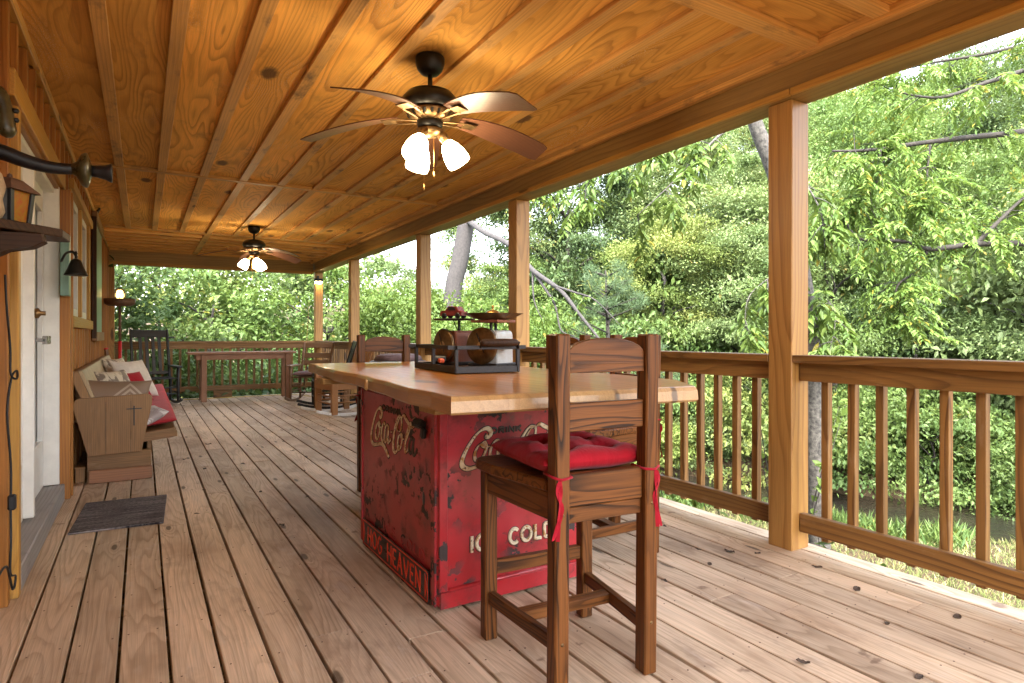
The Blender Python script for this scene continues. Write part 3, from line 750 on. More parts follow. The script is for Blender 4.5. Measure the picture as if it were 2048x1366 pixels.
SCR = [  # flowing script, about 10 wide and 4.4 high
 ([(2.55, 3.05), (2.45, 2.75), (2.75, 2.75), (2.85, 3.25), (2.45, 3.6), (1.75, 3.25), (1.0, 2.2), (.45, 1.0), (.35, .15), (.9, -.25), (1.9, -.05), (2.9, .15), (3.7, -.2), (4.3, -.75), (4.45, -.6)], .42),
 ([(2.25, 2.2), (1.75, 1.9), (1.45, 1.2), (1.5, .55), (1.85, .45), (2.25, 1.0), (2.45, 1.7), (2.3, 2.2), (2.05, 2.05), (2.3, 1.75), (2.75, 1.75)], .30),
 ([(3.45, 2.0), (3.5, 2.25), (3.2, 2.2), (2.85, 1.5), (2.8, .75), (3.1, .45), (3.6, .95)], .30),
 ([(4.25, 2.1), (3.9, 2.15), (3.55, 1.5), (3.5, .75), (3.75, .5), (4.1, 1.1), (4.4, 2.2)], .28), ([(4.42, 2.2), (4.25, 1.2), (4.3, .55), (4.65, .75), (4.85, 1.1)], .30),
 ([(4.85, 1.65), (5.15, 1.7)], .2),
 ([(6.35, 1.95), (6.1, 2.3), (6.55, 3.1), (6.95, 3.35), (7.05, 2.9), (6.9, 2.2), (6.55, 2.0)], .22),
 ([(6.95, 3.35), (6.4, 3.3), (5.75, 2.3), (5.4, 1.1), (5.35, .2), (5.75, -.05), (6.3, .35), (6.6, .8)], .40),
 ([(6.9, 3.1), (7.4, 3.55), (8.1, 3.15), (8.8, 2.75), (9.5, 3.05), (9.55, 3.5), (9.2, 3.5)], .36),
 ([(6.95, 1.8), (6.5, 1.6), (6.25, .9), (6.35, .4), (6.7, .45), (7.05, 1.1), (7.1, 1.7), (6.9, 1.8), (7.1, 1.45), (7.5, 1.5)], .28),
 ([(7.5, .9), (8.2, 1.9), (8.75, 2.9), (8.55, 3.0), (8.0, 2.0), (7.65, .9), (7.75, .4), (8.1, .55), (8.35, .9)], .30),
 ([(9.15, 1.75), (8.8, 1.8), (8.45, 1.2), (8.45, .6), (8.75, .5), (9.05, 1.0), (9.3, 1.9)], .28), ([(9.3, 1.9), (9.12, 1.0), (9.2, .45), (9.55, .6), (9.85, 1.1)], .28),
]
def script_on(root, fr, w, h, dark=False):
    for st, sw in SCR:
        P = [(p.x*w/10, (p.y+.8)*h/4.5) for p in smoothpts([(x, y, 0) for x, y in st], 5)]
        b = MB(); ribbon(b, P, sw*w/10, .0005, .0022, fr, R(35), grow=.0035, taper=False); b.build('lettering_outline', 'outline', root)
        b = MB(); ribbon(b, P, sw*w/10, .0023, .0048, fr, R(35)); b.build('lettering', 'letters_dk' if dark and st[0][0] > 8.9 else 'letters', root)
def block_on(root, txt, fr, w, h, sw, mat, outline=True, z=.004, name='lettering'):
    for c, strokes in block_text(txt, w, h):
        if not strokes: continue
        if outline:
            b = MB()
            for s_ in strokes: ribbon(b, dens(s_, 3), sw, .0004, .0018, fr, grow=.003, taper=False)
            b.build(name+'_outline', 'outline', root)
        b = MB()
        for k_, s_ in enumerate(strokes): ribbon(b, dens(s_, 3), sw, .0019, z+k_*.0003, fr, taper=False)
        b.build(name, mat, root)

def cooler():
    X0, X1, Y0, Y1, Z = 1.0, 1.735, 2.24, 3.22, .826
    root = thing('drinks_cooler', 'rusty red metal drinks cooler with cream script standing under the slab', 'cooler', (0, 0, 0))
    b = MB(); b.box(((X0+X1)/2, (Y0+Y1)/2, Z/2+.006), (X1-X0, Y1-Y0, Z-.012), None, .016); b.build('body', 'cooler', root)
    # pressed frame on the front: raised margins and a rolled bottom
    fr = MB(); y = Y0
    fr.box((X0+.024, y-.003, .44), (.036, .010, .72), None, .004); fr.box((X1-.024, y-.003, .44), (.036, .010, .72), None, .004)
    fr.box(((X0+X1)/2, y-.003, .045), (X1-X0-.02, .012, .066), None, .005)
    fr.build('front_frame', 'cooler', root)
    m = MB(); m.tube([(X0+.05, y-.001, .083), (X1-.05, y-.001, .083)], .009, 8); m.build('pressed_rib', 'cooler', root)
    m = MB(); m.box((X0-.003, Y0+.03, .42), (.010, .04, .80), None, .004); m.build('corner_strip', 'cooler', root)
    m = MB(); m.box((X0-.002, Y1-.015, .42), (.008, .025, .80), None, .003); m.build('corner_strip', 'cooler', root)
    # opener bracket and hole on the long side
    o = MB(); o.box((X0-.02, Y0+.135, .735), (.045, .055, .035), (0, .5, .2), .006); o.box((X0-.012, Y0+.115, .70), (.02, .03, .045), (.3, 0, 0), .005); o.build('bottle_opener', 'iron', root)
    MB().lathe([(.0, .002), (.011, .0015), (.013, 0)][::-1], 14, T(X0-.001, Y0+.135, .42) @ RY(-90) @ Matrix.Diagonal((2.6, 1, 1, 1))).build('rust_hole', 'platebk', root)
    L = Matrix(((0, 0, -1, X0), (-1, 0, 0, 0), (0, 1, 0, 0), (0, 0, 0, 1)))   # local x -> -Y, y -> Z, z -> -X
    Fm = Matrix(((1, 0, 0, 0), (0, 0, -1, Y0), (0, 1, 0, 0), (0, 0, 0, 1)))
    script_on(root, L @ T(-3.075, .525, 0), .64, .225, True)
    block_on(root, 'DRINK', L @ T(-2.885, .737, 0), .21, .027, .0055, 'letters_dk')
    script_on(root, Fm @ T(1.09, .535, 0), .53, .185)
    block_on(root, 'DRINK', Fm @ T(1.243, .692, 0), .148, .024, .0055, 'letters_dk')
    block_on(root, 'ICE COLD', Fm @ T(1.145, .215, 0), .41, .066, .016, 'letters', z=.007)
    block_on(root, 'ICE COLD', L @ T(-2.86, .165, 0), .5, .045, .009, 'cooler', outline=False, z=.004)
cooler()
def plate():
    root = thing('novelty_plate', 'black plate reading HOG HEAVEN in orange at the cooler base', 'plate', (0, 0, 0))
    L = Matrix(((0, 0, -1, .993), (-1, 0, 0, 0), (0, 1, 0, 0), (0, 0, 0, 1))) @ T(-3.165, .012, 0)
    def rr(w, h, r, ox=0, oy=0): return [(ox+x, oy+y) for cx, cy_, a in ((w-r, r, -90), (w-r, h-r, 0), (r, h-r, 90), (r, r, 180)) for x, y in arc(cx, cy_, r, r, a, a+90, 5)]
    MB().prism(rr(.865, .138, .012), .004, L @ T(0, 0, .001)).build('backing', 'platebk', root)
    b = MB(); P = rr(.845, .118, .010, .01, .01); ribbon(b, P+[P[0]], .006, .005, .0062, L, taper=False); b.build('border', 'platered', root)
    for c, strokes in block_text('HOG HEAVEN', .70, .086, sp=.15):
        if not strokes: continue
        b = MB()
        for k_, s_ in enumerate(strokes): ribbon(b, dens([(x+.085, y+.026) for x, y in s_], 3), .0135, .005, .0068+k_*.0003, L, taper=False)
        b.build('letter', 'platered', root)
    for x in (.028, .837): MB().prism([(x-.008, .02), (x+.002, .045), (x+.012, .069), (x+.002, .095), (x-.008, .118), (x-.012, .069)], .0015, L @ T(0, 0, .005)).build('ornament', 'platered', root)
plate()

# ------------------------------------------------------------------ bar stools
def ties(b, x, y, z, s, seed):
    rnd = random.Random(seed)
    for k in range(2):
        P = [(x, y-.01, z), (x+s*.012, y-.035, z-.01), (x+s*(.012+.012*k), y-.04, z-.06), (x+s*(.014-.008*k), y-.038, z-.13), (x+s*(.02+.016*k), y-.036, z-.2-.07*rnd.random())]
        P = smoothpts([(q[0], q[1], z+(q[2]-z)*.72) for q in P], 4)
        vs = []
        for i, p in enumerate(P):
            a = .6*math.sin(i*.7+k*2); vs += [p+Vector((math.cos(a)*.0065, math.sin(a)*.0065, 0)), p-Vector((math.cos(a)*.0065, math.sin(a)*.0065, 0))]
        b.add(vs, [(2*i, 2*i+1, 2*i+3, 2*i+2) for i in range(len(P)-1)], None, None, 0, True)
    b.tube([(x-.034*s, y+.03, z+.004), (x-.03*s, y-.034, z), (x+.006*s, y-.038, z-.004), (x+.03*s, y-.03, z+.003), (x+.03*s, y+.03, z+.006)], .0045, 6)
def stool(label, loc, rz, seed=1, cushion=True):
    root = thing('bar_stool', label, 'bar stool', loc, rz, 'dark wooden bar stools around the slab')
    rnd = random.Random(seed); rw, fw, yb, yf = .167, .205, -.215, .215
    LW, LD = .050, .055
    for s in (-1, 1):
        b = MB(); b.bar((s*rw, yb, 0), (s*rw, yb-.012, 1.105), LW, LD, (0, 1, 0), .005); b.build('back_post', 'stool', root)
        b = MB(); b.box((s*fw, yf, .305), (.048, .048, .61), None, .004, 2); b.build('leg', 'stool', root)
        b = MB(); b.bar((s*rw, yb+.03, .155), (s*fw, yf-.025, .155), .028, .045); b.build('side_stretcher', 'stool', root)
        b = MB(); b.bar((s*(rw+.004), yb+.03, .575), (s*(fw+.004), yf-.025, .575), .026, .085); b.build('apron', 'stool', root)
    b = MB(); b.bar((-.178, .02, .155), (.178, .02, .155), .045, .036); b.build('cross_stretcher', 'stool', root)
    b = MB(); b.bar((-fw+.025, yf, .255), (fw-.025, yf, .255), .028, .05); b.build('foot_rest', 'stool', root)
    b = MB(); b.bar((-rw+.025, yb, .625), (rw-.025, yb, .625), .03, .10); b.build('rear_apron', 'stool', root)
    b = MB(); b.bar((-rw+.025, yb+.006, .548), (rw-.025, yb+.006, .548), .026, .05); b.build('rear_apron', 'stool', root)
    b = MB(); b.bar((-fw+.025, yf, .575), (fw-.025, yf, .575), .026, .075); b.build('apron', 'stool', root)
    # seat board with rounded front
    P = [(-rw-.02, yb+.032), (rw+.02, yb+.032), (fw+.045, .10), (fw+.05, yf-.01)]+arc(fw-.01, yf-.005, .06, .05, 0, 90, 4)+arc(-fw+.01, yf-.005, .06, .05, 90, 180, 4)+[(-fw-.05, yf-.01), (-fw-.045, .10)]
    b = MB(); b.prism(P, .036, T(0, 0, .618), bev=.006); b.build('seat', 'stool', root)
    # curved top rail and plain middle rail
    up = [(-rw+.024, .985)]+[(rw-.024, .985)]+[((rw-.024)*math.cos(R(a)), 1.045+.048*math.sin(R(a))) for a in range(0, 181, 15)]
    fr = Matrix(((1, 0, 0, 0), (0, 0, 1, yb-.024), (0, 1, 0, 0), (0, 0, 0, 1)))
    b = MB(); b.prism(up, .026, fr, bev=.003); b.build('top_rail', 'stool', root)
    b = MB(); b.bar((-rw+.024, yb-.008, .85), (rw-.024, yb-.008, .85), .024, .088); b.build('middle_rail', 'stool', root)
    for s in (-1, 1):
        b = MB(); b.lathe([(.006, 0), (.006, .002), (.0, .003)], 8, T(s*rw, yb-.0275, .17) @ RX(90)); b.lathe([(.006, 0), (.006, .002), (.0, .003)], 8, T(s*rw, yb-.0315, .56) @ RX(90)); b.build('bolt', 'bronze', root)
    if cushion:
        c = thing('seat_cushion', 'tufted red cushion tied on '+cushion, 'cushion', loc, rz, 'red stool cushions')
        b = MB(); b.cushion(.405, .40, .085, T(0, .005, .702), [(-.085, -.08), (.085, -.08), (-.085, .085), (.085, .085)], 26); b.build('cushion_pad', 'red', c)
        for s in (-1, 1):
            b = MB(); ties(b, s*rw, yb, .672, s, seed+s); b.build('tie', 'strap', c)
    return root
stool('dark wooden bar stool closest to the viewer, its back towards us', (1.268, 1.735, 0), R(-5), 1, 'the bar stool closest to the viewer')
stool('dark bar stool with its back to the railing, half hidden behind the closest stool', (2.02, 2.50, 0), R(84), 2, 'the stool standing behind the closest one')
stool('dark bar stool with its back to the railing, beside the white scale', (2.06, 3.12, 0), R(93), 3, 'the stool near the white scale by the railing')
stool('dark bar stool at the far end of the slab, facing the viewer', (1.49, 4.06, 0), R(179), 4, 'the stool at the far slab end')

# ------------------------------------------------------------------ caddy, scales and what stands on them
def caddy():
    root = thing('iron_caddy', 'dark iron caddy with a low rail and wood handle on the slab', 'caddy', (1.465, 2.935, .917), R(-4))
    w, d = .33, .60
    MB().box((0, 0, .012), (w, d, .020), None, .004, 1).build('tray', 'dkcarve', root)
    for s in (-1, 1):
        MB().box((s*w/2, 0, .018), (.012, d+.02, .034), None, .003, 1).build('tray_rim', 'ironrust', root)
        MB().box((0, s*d/2, .018), (w+.02, .012, .034), None, .003, 0).build('tray_rim', 'ironrust', root)
        MB().box((s*w/2, 0, .125), (.007, d+.04, .020), None, .002, 1).build('band', 'ironrust', root)
        MB().box((0, s*d/2, .125), (w+.09, .007, .020), None, .002, 0).build('band', 'ironrust', root)
    for x, y in ((-w/2, -d/2), (w/2, -d/2), (-w/2, d/2), (w/2, d/2), (-w/2, .02), (w/2, 0)):
        MB().box((x, y, .075), (.018, .018, .085), None, .002, 2).build('upright', 'ironrust', root)
    b = MB(); b.lathe([(.012, -.10), (.018, -.085), (.02, 0), (.018, .085), (.012, .10)], 12, T(.05, -d/2-.03, .148) @ RY(90)); b.build('handle', 'dkcarve', root)
    for s in (-1, 1):
        b = MB(); b.tube([(.06+s*.1, -d/2, .125), (.06+s*.1, -d/2-.015, .138), (.06+s*.098, -d/2-.03, .15)], .006, 6); b.build('handle_bracket', 'ironrust', root)
caddy()
def scale(label, loc, az, body, plate_kind, dialr=.092):
    """old household scale; local +x is where the dial faces"""
    root = thing('kitchen_scale', label, 'scale', loc, R(az), 'old kitchen scales in the caddy')
    P = [(-.075, 0), (.075, 0), (.075, .15)]+arc(.05, .155, .025, .03, 0, 90, 4)+arc(-.05, .155, .025, .03, 90, 180, 4)+[(-.075, .15)]
    fr = Matrix(((0, 0, 1, -.11), (1, 0, 0, 0), (0, 1, 0, .0), (0, 0, 0, 1)))
    MB().prism(P, .15, fr, bev=.006).build('body', body, root)
    MB().box((-.03, 0, .008), (.20, .18, .016), None, .004).build('foot', 'ironrust', root)
    b = MB(); F = T(.05, 0, .105) @ RY(90); b.lathe([(.03, -.01), (dialr*.75, 0), (dialr, .012), (dialr, .024), (dialr-.006, .028)], 32, F); b.build('dial_case', 'bronze', root)
    MB().lathe([(dialr-.006, .0), (dialr*.5, .004), (0, .005)], 32, T(.0735, 0, .105) @ RY(90)).build('dial_face', 'dial', root)
    MB().box((.083, 0, .12), (.003, .006, .11), (R(25), 0, 0), .001).build('pointer', 'platebk', root)
    for dx in ((-.015, .015) if plate_kind == 'pan' else (0,)): MB().box((-.035+dx*1.4, 0, .205), (.012, .014, .08), None, .002).build('stem', 'ironrust', root)
    if plate_kind == 'pan':
        MB().box((-.035, 0, .232), (.17, .17, .014), None, .003).build('platform', 'copper', root)
        n = 8; vs = []
        for r_, z in ((.075, .241), (.105, .247), (.155, .270), (.16, .273), (.152, .271), (.10, .252), (.07, .246)):
            vs += [Vector((-.035+r_*1.0*math.cos(2*math.pi*(k+.5)/n), r_*1.0*math.sin(2*math.pi*(k+.5)/n), z)) for k in range(n)]
        b = MB(); b.add(vs, [(i*n+k, i*n+(k+1) % n, (i+1)*n+(k+1) % n, (i+1)*n+k) for i in range(6) for k in range(n)]+[tuple(range(n))[::-1], tuple(6*n+k for k in range(n))]); b.build('pan', 'bronze', root)
    else:
        MB().lathe([(.0, .24), (.105, .242), (.118, .247), (.116, .251), (.0, .247)], 24).build('platform', 'ironrust', root)
        b = MB(); b.tube([(-.03, -.01, .19), (.04, .05, .24)], .003, 5); b.tube([(-.03, .01, .19), (-.08, -.05, .24)], .003, 5); b.build('strut', 'ironrust', root)
    return root
scale('rusty copper coloured old scale with a flat plate carrying the toy car', (1.475, 3.08, .942), 190, 'copper', 'flat', .09)
scale('white enamel old scale with a shallow pan carrying the brass bell', (1.545, 2.80, .942), 206, 'clear', 'pan', .095)
def toy_car():
    root = thing('toy_car', 'small dark red toy car on the flat scale plate', 'toy car', (1.475, 3.08, 1.1925), R(120)); root.scale = (.85, .85, .85)
    P = [(-.085, .018), (-.085, .042), (-.06, .050), (-.042, .078), (.022, .080), (.045, .055), (.082, .050), (.088, .036), (.088, .018)]
    fr = Matrix(((1, 0, 0, 0), (0, 0, -1, .036), (0, 1, 0, 0), (0, 0, 0, 1)))
    MB().prism(P, .072, fr, bev=.004).build('body', plain('toy_red', (.16, .022, .018), .45, noise=.4, scale=40), root)
    for s in (-1, 1):
        MB().prism([(-.038, .053), (-.028, .073), (.016, .075), (.032, .056)], .002, T(0, s*.0365+(.002 if s > 0 else 0), 0) @ RX(90)).build('side_window', 'platebk', root)
        for x in (-.052, .052): MB().lathe([(.0, -.007), (.018, -.006), (.02, 0), (.018, .006), (0, .007)], 14, T(x, s*.034, .020) @ RX(90)).build('wheel', 'platebk', root)
    MB().box((.0365, 0, .067), (.003, .056, .022), (0, R(-38), 0), .001).build('windscreen', 'platebk', root)
toy_car()
b = MB(); b.lathe([(.052, 0), (.054, .006), (.050, .010), (.048, .014), (.043, .028), (.028, .040), (.010, .045), (.005, .046), (.005, .058), (.008, .062), (.006, .068), (0, .07)], 24)
root = thing('call_bell', 'brass call bell sitting in the pan of the white scale', 'bell', (1.57, 2.808, 1.188)); b.build('dome', 'brass', root)
root = thing('orange_tool', 'orange and black tool lying on the caddy tray', 'tool', (1.375, 3.04, .955), R(70))
b = MB(); b.box((-.05, 0, .012), (.09, .03, .022), None, .008); b.build('grip', 'orangew', root)
b = MB(); b.box((.055, 0, .018), (.12, .07, .034), None, .012); b.build('head', 'platebk', root)

# ------------------------------------------------------------------ ceiling fans
def fan(label, loc, th0, sh0):
    root = thing('ceiling_fan', label, 'ceiling fan', loc, 0, 'lit ceiling fans')
    MB().lathe([(.02, -.092), (.045, -.086), (.064, -.065), (.073, -.036), (.074, -.008), (.071, -.001)], 28).build('canopy', 'iron', root)
    MB().lathe([(.012, -.19), (.012, -.08)], 12).build('downrod', 'iron', root)
    MB().lathe([(.085, -.285), (.128, -.27), (.140, -.245), (.138, -.215), (.115, -.188), (.06, -.172), (.02, -.168)], 36).build('motor_housing', 'iron', root)
    MB().lathe([(.06, -.325), (.098, -.318), (.118, -.292), (.120, -.284), (.08, -.283)], 36).build('vent_ring', 'bronze', root)
    for k in range(20):
        a = 2*math.pi*k/20
        b = MB(); b.box((.109*math.cos(a), .109*math.sin(a), -.303), (.006, .013, .026), Euler((0, R(38), a)), .001); b.build('vent_slot', 'iron', root)
    MB().lathe([(.035, -.365), (.062, -.362), (.066, -.335), (.06, -.322)], 24).build('switch_housing', 'iron', root)
    MB().lathe([(.02, -.405), (.055, -.395), (.068, -.37), (.05, -.364)], 24).build('light_plate', 'bronze', root)
    for k in range(5):
        a = R(th0+72*k); F = RZ(th0+72*k)
        b = MB(); b.bar(F @ Vector((.06, -.02, -.325)), F @ Vector((.19, -.035, -.318)), .012, .008); b.bar(F @ Vector((.06, .02, -.325)), F @ Vector((.19, .035, -.318)), .012, .008)
        b.bar(F @ Vector((.18, 0, -.316)), F @ Vector((.25, 0, -.320)), .07, .006); b.build('blade_bracket', 'bronze', root)
        n = 14; vs = []; prof = []
        for i in range(n+1):
            u = i/n; x = .16+.50*u; w = (.048+.034*math.sin(min(1, u*1.25)*math.pi*.62))*(1 if u < .93 else .82); z = -.308-.092*u**1.7
            prof.append((x, w, z))
        for x, w, z in prof:
            for v in (-1, -.5, 0, .5, 1):
                q = Vector((x, v*w, z-v*w*math.tan(R(13)))); vs.append(F @ q)
        m = 5; top = [p+Vector((0, 0, .006)) for p in vs]
        allv = vs+top; N_ = len(vs)
        fs = [(i*m+j, i*m+j+1, (i+1)*m+j+1, (i+1)*m+j) for i in range(n) for j in range(m-1)]
        fs = [f for f in fs]+[tuple(q+N_ for q in f[::-1]) for f in fs]
        edge = [i*m for i in range(n+1)]+[n*m+j for j in range(1, m)]+[i*m+m-1 for i in range(n-1, -1, -1)]+[j for j in range(m-2, 0, -1)]
        fs += [(edge[i], edge[(i+1) % len(edge)], edge[(i+1) % len(edge)]+N_, edge[i]+N_)[::-1] for i in range(len(edge))]
        gs = [Vector((F.inverted() @ p)) for p in allv]
        b = MB(); b.add(allv, fs, gs, None, 0, False); b.build('blade', 'bladeu', root)
    for k in range(3):
        F = RZ(sh0+120*k) @ T(.055, 0, -.385) @ RY(-32)
        MB().lathe([(.014, -.055), (.022, -.05), (.026, -.02), (.02, .0), (.012, .01)], 16, F).build('lamp_holder', 'bronze', root)
        MB().lathe([(.058, -.180), (.062, -.165), (.058, -.125), (.046, -.085), (.030, -.058), (.022, -.052)], 24, F).build('glass_shade', 'shade', root)
    for x, y, L in ((.03, .02, .17), (-.02, .03, .24)):
        b = MB(); b.tube([(x, y, -.40), (x, y, -.40-L)], .0018, 5); b.lathe([(.0, -.40-L-.035), (.005, -.40-L-.025), (.003, -.40-L)], 8, T(x, y, 0)); b.build('pull_chain', 'brass', root)
fan('large bronze five blade ceiling fan with lit shades above the bar', (1.25, 2.89, 2.511), -2, -25)
fan('smaller looking bronze ceiling fan with lit shades near the far beam', (1.24, 8.56, 2.511), 22, 40)

# ------------------------------------------------------------------ pew with cushions
def pew():
    root = thing('church_pew', 'old wooden church pew with a carved cross along the house wall', 'pew', (0, 0, 0))
    def endp(y, nm):
        poly = [(-.44, .575)]+arc(-.395, .6, .04, .036, 180, 90, 4)+arc(.025, .616, .04, .036, 90, 0, 4)+[(.062, .575), (-.007, .213), (-.345, .205)]
        fr = Matrix(((1, 0, 0, 0), (0, 0, 1, y), (0, 1, 0, 0), (0, 0, 0, 1)))
        MB().prism(poly, .042, fr, bev=.004, grain=1).build(nm, 'pew', root)
    endp(5.50, 'end_panel'); endp(10.0, 'end_panel')
    for x in (-.235, -.075): MB().box((x, 5.4985, .41), (.002, .003, .39), None, .0005).build('panel_joint', 'platebk', root)
    c = MB(); c.box((-.055, 5.4975, .49), (.008, .006, .15), None, .001); c.box((-.055, 5.4985, .543), (.10, .005, .007), None, .001); c.build('carved_cross', 'platebk', root)
    for y in (5.56, 9.9):
        MB().box((-.148, y, .11), (.41, .05, .22), None, .003, 0).build('base_panel', 'pew', root)
    MB().box((-.138, 5.515, .05), (.405, .035, .095), None, .004, 0).build('plinth', 'bench', root)
    MB().box((.045, 7.75, .145), (.03, 4.3, .29)).build('front_board', 'pew', root)
    MB().box((.0, 7.77, .325), (.46, 4.44, .035), (0, R(-7), 0)).build('seat', 'pew', root)
    MB().box((.205, 7.78, .335), (.05, 4.40, .06), None, .012).build('seat_nose', 'pew', root)
    nz = [(-.02, .275), (.20, .297), (.235, .305), (.235, .345), (.215, .373), (-.02, .345)]
    MB().prism(nz, .03, Matrix(((1, 0, 0, 0), (0, 0, 1, 5.544), (0, 1, 0, 0), (0, 0, 0, 1))), bev=.004).build('seat_end', 'pew', root)
    bk = [(-.46, .82), (-.385, .84), (-.20, .36), (-.235, .35)]
    MB().prism([(-.405, .833), (-.385, .84), (-.20, .36), (-.222, .352)], 4.36, Matrix(((1, 0, 0, 0), (0, 0, 1, 5.555), (0, 1, 0, 0), (0, 0, 0, 1))), grain=1).build('backrest', 'pewback', root)
    MB().prism([(-.462, .815), (-.45, .83), (-.407, .836), (-.23, .36), (-.275, .36)], 4.42, Matrix(((1, 0, 0, 0), (0, 0, 1, 5.53), (0, 1, 0, 0), (0, 0, 0, 1))), grain=1).build('back_board', 'pew', root)
pew()
def on(name, label, cat, mat, mk, group=None):
    o = mk().build(name, mat); tag(o, label, cat, group); return o
m = MB(); m.cushion(.42, 4.15, .075, T(.03, 7.72, .395) @ RY(-7), n=30, e=10); o = m.build('seat_cushion', 'redpew'); tag(o, 'long faded red cushion lying on the church pew seat', 'cushion')
PG = 'pillows on the pew'
def pillow(label, w, d, h, fr, mat): 
    m = MB(); m.cushion(w, d, h, fr, n=18, e=3, pinch=.10); o = m.build('throw_pillow', mat); tag(o, label, 'pillow', PG); return o
pillow('taupe satin pillow with pale diamonds behind the pew end panel', .52, .34, .14, T(-.20, 5.66, .595) @ RZ(4) @ RX(76) @ RZ(-4), 'pill1')
pillow('leaf patterned beige pillow leaning on the pew back', .38, .38, .13, T(-.20, 6.55, .615) @ RZ(-38) @ RY(66), 'pill2')
pillow('buttoned crimson pillow beside the leaf patterned one', .33, .33, .11, T(-.075, 7.0, .60) @ RZ(-42) @ RY(60), 'red')
pillow('large cream pillow standing on the far half of the pew', .44, .44, .14, T(-.07, 7.55, .645) @ RZ(-40) @ RY(62), 'cream')
pillow('brown patterned pillow behind the large cream one', .38, .36, .12, T(-.22, 7.9, .68) @ RZ(-30) @ RY(68), 'pill2')
pillow('white floral pillow lying at the pew front edge', .22, .20, .09, T(.045, 5.70, .462) @ RZ(25) @ RY(-25) @ RX(12), 'pill3')
# block and stick behind the pew
root = thing('wooden_stand', 'small wooden slatted stand on the floor behind the pew end', 'stand', (-.40, 5.62, 0))
for k in range(3): MB().box((0, k*.06, .05), (.06, .025, .10)).build('slat', 'pew', root)
MB().box((0, .06, .11), (.07, .18, .015)).build('top_board', 'pew', root)
m = MB(); m.lathe([(.012, 0), (.022, .3), (.03, .62), (.022, .78), (.024, .81), (.012, .82)], 12, T(-.33, 9.75, .12) @ RY(-6)); o = m.build('wooden_bat', 'rockbrown'); tag(o, 'slim brown wooden bat leaning between wall and pew end', 'bat')
MB().lathe([(.026, .80), (.028, .805), (.026, .82)], 12, T(-.33, 9.75, .12) @ RY(-6)).build('red_band', 'lampred', o)

# ------------------------------------------------------------------ floor lamp, rockers, bench table, rod
root = thing('floor_lamp', 'floor lamp with rusty pan, caged lit bulb and red pole foot', 'lamp', (-.275, 10.35, 0))
MB().lathe([(.15, 0), (.15, .02), (.03, .04), (.02, .06)], 24).build('base', 'rustpan', root)
MB().tube([(0, 0, .05), (0, 0, 1.02)], .024, 10).build('lower_pole', 'lampred', root)
MB().tube([(0, 0, 1.02), (0, 0, 1.53)], .019, 10).build('upper_pole', 'rustpan', root)
MB().lathe([(.02, 1.515), (.14, 1.52), (.185, 1.545), (.198, 1.62), (.19, 1.62), (.176, 1.555), (.13, 1.535), (.02, 1.53)], 28).build('pan', 'rustpan', root)
MB().lathe([(.03, 1.62), (.052, 1.65), (.052, 1.70), (.03, 1.74), (0, 1.75)], 16).build('bulb', 'bulb', root)
for k in range(8):
    a = R(45*k); b = MB(); b.tube([(.064*math.cos(a), .064*math.sin(a), 1.60), (.066*math.cos(a), .066*math.sin(a), 1.70), (.05*math.cos(a), .05*math.sin(a), 1.75), (.01*math.cos(a), .01*math.sin(a), 1.775)], .0035, 5); b.build('cage_wire', 'rustpan', root)
for z in (1.64, 1.70):
    b = MB(); b.tube([(.066*math.cos(R(a)), .066*math.sin(R(a)), z) for a in range(0, 361, 24)], .0035, 5, caps=False); b.build('cage_ring', 'rustpan', root)

